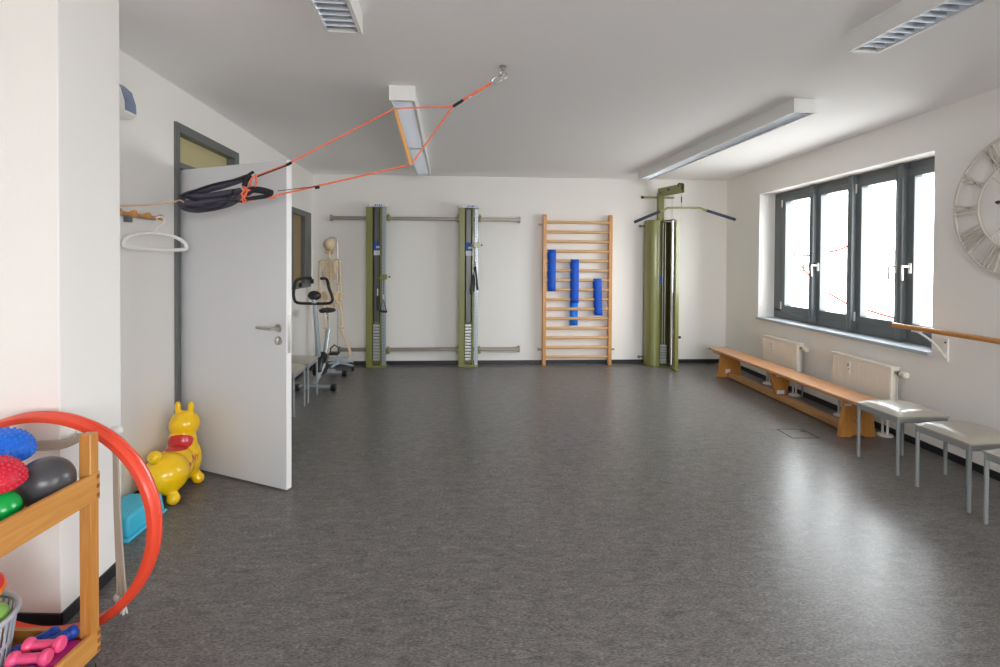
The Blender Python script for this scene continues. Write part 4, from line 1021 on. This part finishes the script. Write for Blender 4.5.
# ------------------------------------------------------------------ trolley
TX1, TY1 = -1.353, 1.78; TX0, TY0 = -1.925, .90
tr = thing('wooden_trolley', ((TX0+TX1)/2, (TY0+TY1)/2, 0), 0, 'two-tier wooden trolley full of balls and dumbbells in the left foreground', 'trolley')
cx, cy = (TX0+TX1)/2, (TY0+TY1)/2; hx, hy = (TX1-TX0)/2, (TY1-TY0)/2
for sx_ in (-1, 1):
    for sy_ in (-1, 1):
        x = sx_*(hx-.021); y = sy_*(hy-.0195)
        MB().box(x-.0195, x+.0195, y-.0185, y+.0185, .09, .855).build('post', M['trolley'], tr, bevel=.003)
for (zb, zt) in ((.622, .718), (.09, .172)):
    for s in (-1, 1):
        MB().box(*sorted((s*(hx+.001), s*(hx-.014))), -hy-.001, hy+.001, zb, zt).build('side_rail', M['trolleyy'], tr, bevel=.002)
        if not (s > 0 and zb > .5):
            MB().box(-hx+.014, hx-.014, *sorted((s*hy, s*(hy-.016))), zb, zt).build('end_rail', M['trolleyx'], tr, bevel=.002)
        else:
            MB().box(-hx+.014, hx-.014, *sorted((s*hy, s*(hy-.016))), zb, zb+.05).build('end_rail', M['trolleyx'], tr, bevel=.002)
    b = MB(); b.box(-hx+.014, hx-.014, -hy+.016, hy-.016, zb+.008, zb+.02); b.build('tray_board', M['trolleyx'], tr)
    g = MB()
    for k in range(3):
        zz = zb+(zt-zb)*(k+.5)/3; g.box(hx+.0005, hx+.0016, hy-.014, hy-.001, zz-.007, zz+.007)
    lab(g.build('finger_joint', M['tdark'], tr), 'darker finger joints')
for sx_ in (-1, 1):
    for sy_ in (-1, 1):
        x = sx_*(hx-.024); y = sy_*(hy-.036)
        g = MB(); g.cyl((x-.012, y, .034), (x+.012, y, .034), .034, n=20); w_ = g.build('caster', M['blackgloss'], tr)
        g = MB(); g.box(x-.02, x-.014, y-.016, y+.016, .025, .08); g.box(x+.014, x+.02, y-.016, y+.016, .025, .08); g.box(x-.026, x+.026, y-.026, y+.026, .078, .09); lab(g.build('caster_fork', M['chrome'], w_), 'chrome fork')

# upper tray: balls
ZU = .643; ZL = .111
tag(MB().sphere((0, 0, 0), .079, n=40).build('ball', M['gball']), 'large dark grey ball in the upper trolley tray beside the post', 'ball').location = (-1.452, 1.682, ZU+.0795)
def spiky(c, R, mname, label, rot):
    t = thing('spiky_balance_dome', c, 0, label, 'balance dome', 'spiky balance domes', rot=rot)
    prof = [(0, 0), (R*.9, 0), (R*.985, R*.05), (R, R*.16)]+[(R*math.cos(a), R*.16+R*.80*math.sin(a)) for a in [PI/2*k/10 for k in range(1, 10)]]+[(0, R*.96)]
    MB().lathe(prof, n=40).build('dome', M[mname], t)
    g = MB()
    rows = 8
    for i in range(rows+1):
        a = PI/2*(i/rows)*.97; rr_ = R*math.cos(a); cnt = max(1, int(2*PI*rr_/(R*.205)))
        for k in range(cnt):
            ph = 2*PI*(k+.5*(i % 2))/cnt; n_ = Vector((math.cos(a)*math.cos(ph), math.cos(a)*math.sin(ph), math.sin(a)))
            p = Vector((n_.x*R, n_.y*R, R*.16+n_.z*R*.80)); g.tube([p-n_*.002, p+n_*.003, p+n_*.0048], [.0056, .0044, .0018], 8)
    g.build('spikes', M[mname], t, angle=60)
    return t
spiky((-1.622, 1.70, .80), .090, 'bball', 'bright blue spiky dome lying on top of the balls in the upper tray', (math.radians(6), math.radians(10), .4))
spiky((-1.502, 1.545, .770), .083, 'rball', 'red spiky dome lying on the green ball in the upper tray', (math.radians(4), math.radians(8), 0))
tag(MB().sphere((0, 0, 0), .06, n=36).build('ball', M['green']), 'deep green ball under the red spiky dome', 'ball').location = (-1.462, 1.525, ZU+.0605)
tag(MB().sphere((0, 0, 0), .053, n=36).build('ball', M['lgreen']), 'light green ball cut by the left edge, nearest the rail of the upper tray', 'ball').location = (-1.455, 1.408, ZU+.0535)
tag(MB().sphere((0, 0, 0), .065, n=36).build('ball', M['bball']), 'blue ball holding up the blue spiky dome in the upper tray', 'ball').location = (-1.635, 1.69, ZU+.0655)

# lower tray: magenta blocks, dumbbells, basket
for (x, y, lb_) in [(-1.437, 1.681, 'magenta plastic block in the lower tray corner beside the trolley post'), (-1.437, 1.555, 'magenta plastic block in the lower tray under the front pink dumbbell')]:
    t = thing('foam_block', (x, y, ZL), 0, lb_, 'block', 'magenta blocks')
    b = MB(); b.frust((-.06, .06, -.061, .057), (-.058, .058, -.059, .055), 0, .05); b.build('block', M['magenta'], t, bevel=.006, seg=3)
def dumbbell(c, rz, mname, label, L=.15, r=.020, grp=None, tilt=0):
    t = thing('dumbbell', c, rz, label, 'dumbbell', grp, rot=(0, tilt, rz))
    m_ = Matrix.Rotation(PI/2, 4, 'Y')
    MB().cyl((-L*.28, 0, 0), (L*.28, 0, 0), r*(.66 if mname == 'pink' else .93), n=20).build('grip', M[mname], t)
    for s in (-1, 1):
        mm = Matrix.Translation((s*L*.28, 0, 0)) @ Matrix.Rotation(s*PI/2, 4, 'Y')
        MB().lathe([(0, -.004), (r*.62, -.004), (r*.95, L*.03), (r*1.06, L*.09), (r*1.04, L*.16), (r*.8, L*.215), (0, L*.225)], n=24, m=mm).build('head', M[mname], t)
    return t
ZB = ZL+.051
dumbbell((-1.437, 1.655, ZB+.042), math.radians(4), 'pink', 'upper pink dumbbell in the lower tray, farther from the camera', .118, .0225, 'pink dumbbells')
dumbbell((-1.440, 1.606, ZB+.036), math.radians(6), 'pink', 'lower pink dumbbell in the lower tray, nearer the camera', .118, .0225, 'pink dumbbells')
dumbbell((-1.497, 1.695, ZB+.020), math.radians(62), 'dblue', 'blue dumbbell poking out behind the pink ones, farther from the post', .12, .0205, 'blue dumbbells')
dumbbell((-1.440, 1.700, ZB+.0205), math.radians(62), 'dblue', 'blue dumbbell poking out behind the pink ones, nearer the post', .12, .0205, 'blue dumbbells')
dumbbell((-1.475, 1.53, ZB+.016), math.radians(62), 'dblue', 'blue dumbbell at the bottom edge in front of the pink ones, farther left', .115, .02, 'blue dumbbells')
dumbbell((-1.428, 1.53, ZB+.016), math.radians(62), 'dblue', 'blue dumbbell at the bottom edge in front of the pink ones, farther right', .115, .02, 'blue dumbbells')

bs = thing('storage_basket', (-1.675, 1.60, ZL), 0, 'light grey slotted plastic basket filled with coloured balls in the lower tray', 'basket')
HBK = .202; RB0, RB1 = .125, .152
MB().lathe([(0, .001), (RB0, .001), (RB0, .006), (0, .006)], n=48).build('bottom', M['basket'], bs)
b = MB()
NB = 40
def rad(z): return RB0+(RB1-RB0)*z/HBK
for z0, z1 in ((0, .02), (.10, .115), (.185, HBK-.01)):
    for k in range(NB*2):
        a0, a1 = 2*PI*k/(NB*2), 2*PI*(k+1)/(NB*2)
        pts = []
        for zz in (z0, z1):
            for t_ in (0, .003):
                for a in (a0, a1): pts.append(((rad(zz)+t_)*math.cos(a), (rad(zz)+t_)*math.sin(a), zz))
        v = [b.bm.verts.new(p) for p in pts]
        for f in [(0, 1, 5, 4), (2, 6, 7, 3), (0, 2, 3, 1), (4, 5, 7, 6)]: b.bm.faces.new([v[i] for i in f])
for z0, z1 in ((.02, .10), (.115, .185)):
    for k in range(NB):
        a = 2*PI*k/NB; da = .035
        pts = []
        for zz in (z0, z1):
            for t_ in (0, .003):
                for aa in (a-da, a+da): pts.append(((rad(zz)+t_)*math.cos(aa), (rad(zz)+t_)*math.sin(aa), zz))
        v = [b.bm.verts.new(p) for p in pts]
        for f in [(0, 1, 5, 4), (2, 6, 7, 3), (0, 4, 6, 2), (1, 3, 7, 5)]: b.bm.faces.new([v[i] for i in f])
b.build('slotted_wall', M['basket'], bs)
rim = [((RB1+.002)*math.cos(a), (RB1+.002)*math.sin(a), HBK-.004) for a in [2*PI*k/48 for k in range(48)]]
MB().tube(rim, .0085, 10, closed=True).build('rim', M['basket'], bs)
def stripe_mat(name, cols, sc):
    m = mat(name, cols[0], .35, coat=.2); nt = m.node_tree; bsd = nt.nodes['Principled BSDF']
    tc = nt.nodes.new('ShaderNodeTexCoord'); sp = nt.nodes.new('ShaderNodeSeparateXYZ'); mt = nt.nodes.new('ShaderNodeMath'); mt.operation = 'MULTIPLY_ADD'; mt.inputs[1].default_value = sc; mt.inputs[2].default_value = .5
    r = nt.nodes.new('ShaderNodeValToRGB'); r.color_ramp.interpolation = 'CONSTANT'
    while len(r.color_ramp.elements) < len(cols): r.color_ramp.elements.new(.5)
    for i, c in enumerate(cols): r.color_ramp.elements[i].position = i/len(cols); r.color_ramp.elements[i].color = srgb(*c)
    nt.links.new(tc.outputs['Object'], sp.inputs[0]); nt.links.new(sp.outputs['Z'], mt.inputs[0]); nt.links.new(mt.outputs[0], r.inputs['Fac']); nt.links.new(r.outputs['Color'], bsd.inputs['Base Color'])
    return m
stripes = stripe_mat('multicoloured_stripes', [(0, 140, 150), (40, 160, 80), (240, 200, 30), (240, 130, 30), (210, 40, 50)], 9)
patches = stripe_mat('yellow_red_blue_stripes', [(190, 30, 60), (250, 210, 30), (250, 210, 30), (20, 100, 190), (190, 40, 60)], 11)
ballspec = [((-1.672, 1.705, ZL+.247), .052, stripes, 'rainbow striped ball on top of the basket, cut by the left edge'),
            ((-1.60, 1.645, ZL+.183), .050, M['lime'], 'pale green ball just below the basket rim'),
            ((-1.63, 1.545, ZL+.18), .048, patches, 'yellow, red and blue ball beside the pale green one in the basket'),
            ((-1.715, 1.62, ZL+.17), .05, M['lime'], 'pale green ball under the rainbow one in the basket'),
            ((-1.62, 1.55, ZL+.065), .05, mat('yellow_green_ball', (206, 214, 60), .4), 'yellow-green ball seen through the basket slots'),
            ((-1.62, 1.65, ZL+.065), .05, patches, 'yellow, red and blue ball deep in the basket'),
            ((-1.72, 1.54, ZL+.065), .05, M['dblue'], 'blue ball at the bottom of the basket'),
            ((-1.73, 1.65, ZL+.065), .05, M['lime'], 'pale green ball at the bottom of the basket')]
for c, r, m_, lb_ in ballspec:
    o = tag(MB().sphere((0, 0, 0), r, n=32).build('ball', m_), lb_, 'ball', 'balls in the basket'); o.location = c; o.rotation_euler = (.5, .7, .2)

# ------------------------------------------------------------------ daylight
wd = bpy.data.worlds.new('daylight'); scn.world = wd; wd.use_nodes = True
nt = wd.node_tree; bg = nt.nodes['Background']
tc = nt.nodes.new('ShaderNodeTexCoord'); sp = nt.nodes.new('ShaderNodeSeparateXYZ'); rmp = nt.nodes.new('ShaderNodeValToRGB')
mr = nt.nodes.new('ShaderNodeMapRange'); mr.inputs['From Min'].default_value = -1
nt.links.new(tc.outputs['Generated'], sp.inputs[0]); nt.links.new(sp.outputs['Z'], mr.inputs['Value']); nt.links.new(mr.outputs['Result'], rmp.inputs['Fac'])
rmp.color_ramp.elements[0].position = .38; rmp.color_ramp.elements[0].color = (.44, .437, .433, 1)
rmp.color_ramp.elements[1].position = .56; rmp.color_ramp.elements[1].color = (.945, .972, 1.0, 1)
nt.links.new(rmp.outputs['Color'], bg.inputs['Color'])
bg.inputs['Strength'].default_value = 6.0
def portal(loc, rot, sx_, sy_):
    l = bpy.data.lights.new('window_portal', 'AREA'); l.shape = 'RECTANGLE'; l.size = sx_; l.size_y = sy_; l.cycles.is_portal = True
    o = bpy.data.objects.new('window_portal', l); COL.objects.link(o); o.location = loc; o.rotation_euler = rot
portal((XR+.36, (W0+W1)/2, (WZ0+WZ1)/2), (0, PI/2, 0), WZ1-WZ0, W1-W0)
portal((XR+.40, (V0+V1)/2, (WZ0+WZ1)/2), (0, PI/2, 0), WZ1-WZ0, V1-V0)
portal((1.7, YN-.27, 1.675), (PI/2, 0, 0), 3.2, 1.55)

# ------------------------------------------------------------------ camera
cam = bpy.data.cameras.new('camera'); co = bpy.data.objects.new('camera', cam); COL.objects.link(co)
cam.sensor_width = 36; cam.lens = 509.77/1000*36; cam.shift_x = 0; cam.shift_y = (268.53-333.5)/1000
cam.clip_start = .05; cam.clip_end = 100
yaw, pitch, roll = map(math.radians, (.9814, .7608, .3413))
fw = Vector((math.sin(yaw)*math.cos(pitch), math.cos(yaw)*math.cos(pitch), -math.sin(pitch)))
rt = Vector((math.cos(yaw), -math.sin(yaw), 0)); up = rt.cross(fw)
r2 = rt*math.cos(roll)+up*math.sin(roll); u2 = -rt*math.sin(roll)+up*math.cos(roll)
m = Matrix((r2, u2, -fw)).transposed().to_4x4(); m.translation = (0, 0, H); co.matrix_world = m
scn.camera = co
scn.view_settings.view_transform = 'Standard'; scn.view_settings.look = 'None'; scn.view_settings.gamma = 1; scn.view_settings.use_curve_mapping = False
scn.view_settings.exposure = 1.7
scn.cycles.use_denoising = True; scn.cycles.max_bounces = 10; scn.cycles.diffuse_bounces = 7; scn.cycles.transparent_max_bounces = 8
scn.cycles.caustics_reflective = False; scn.cycles.caustics_refractive = False; scn.cycles.sample_clamp_indirect = 8
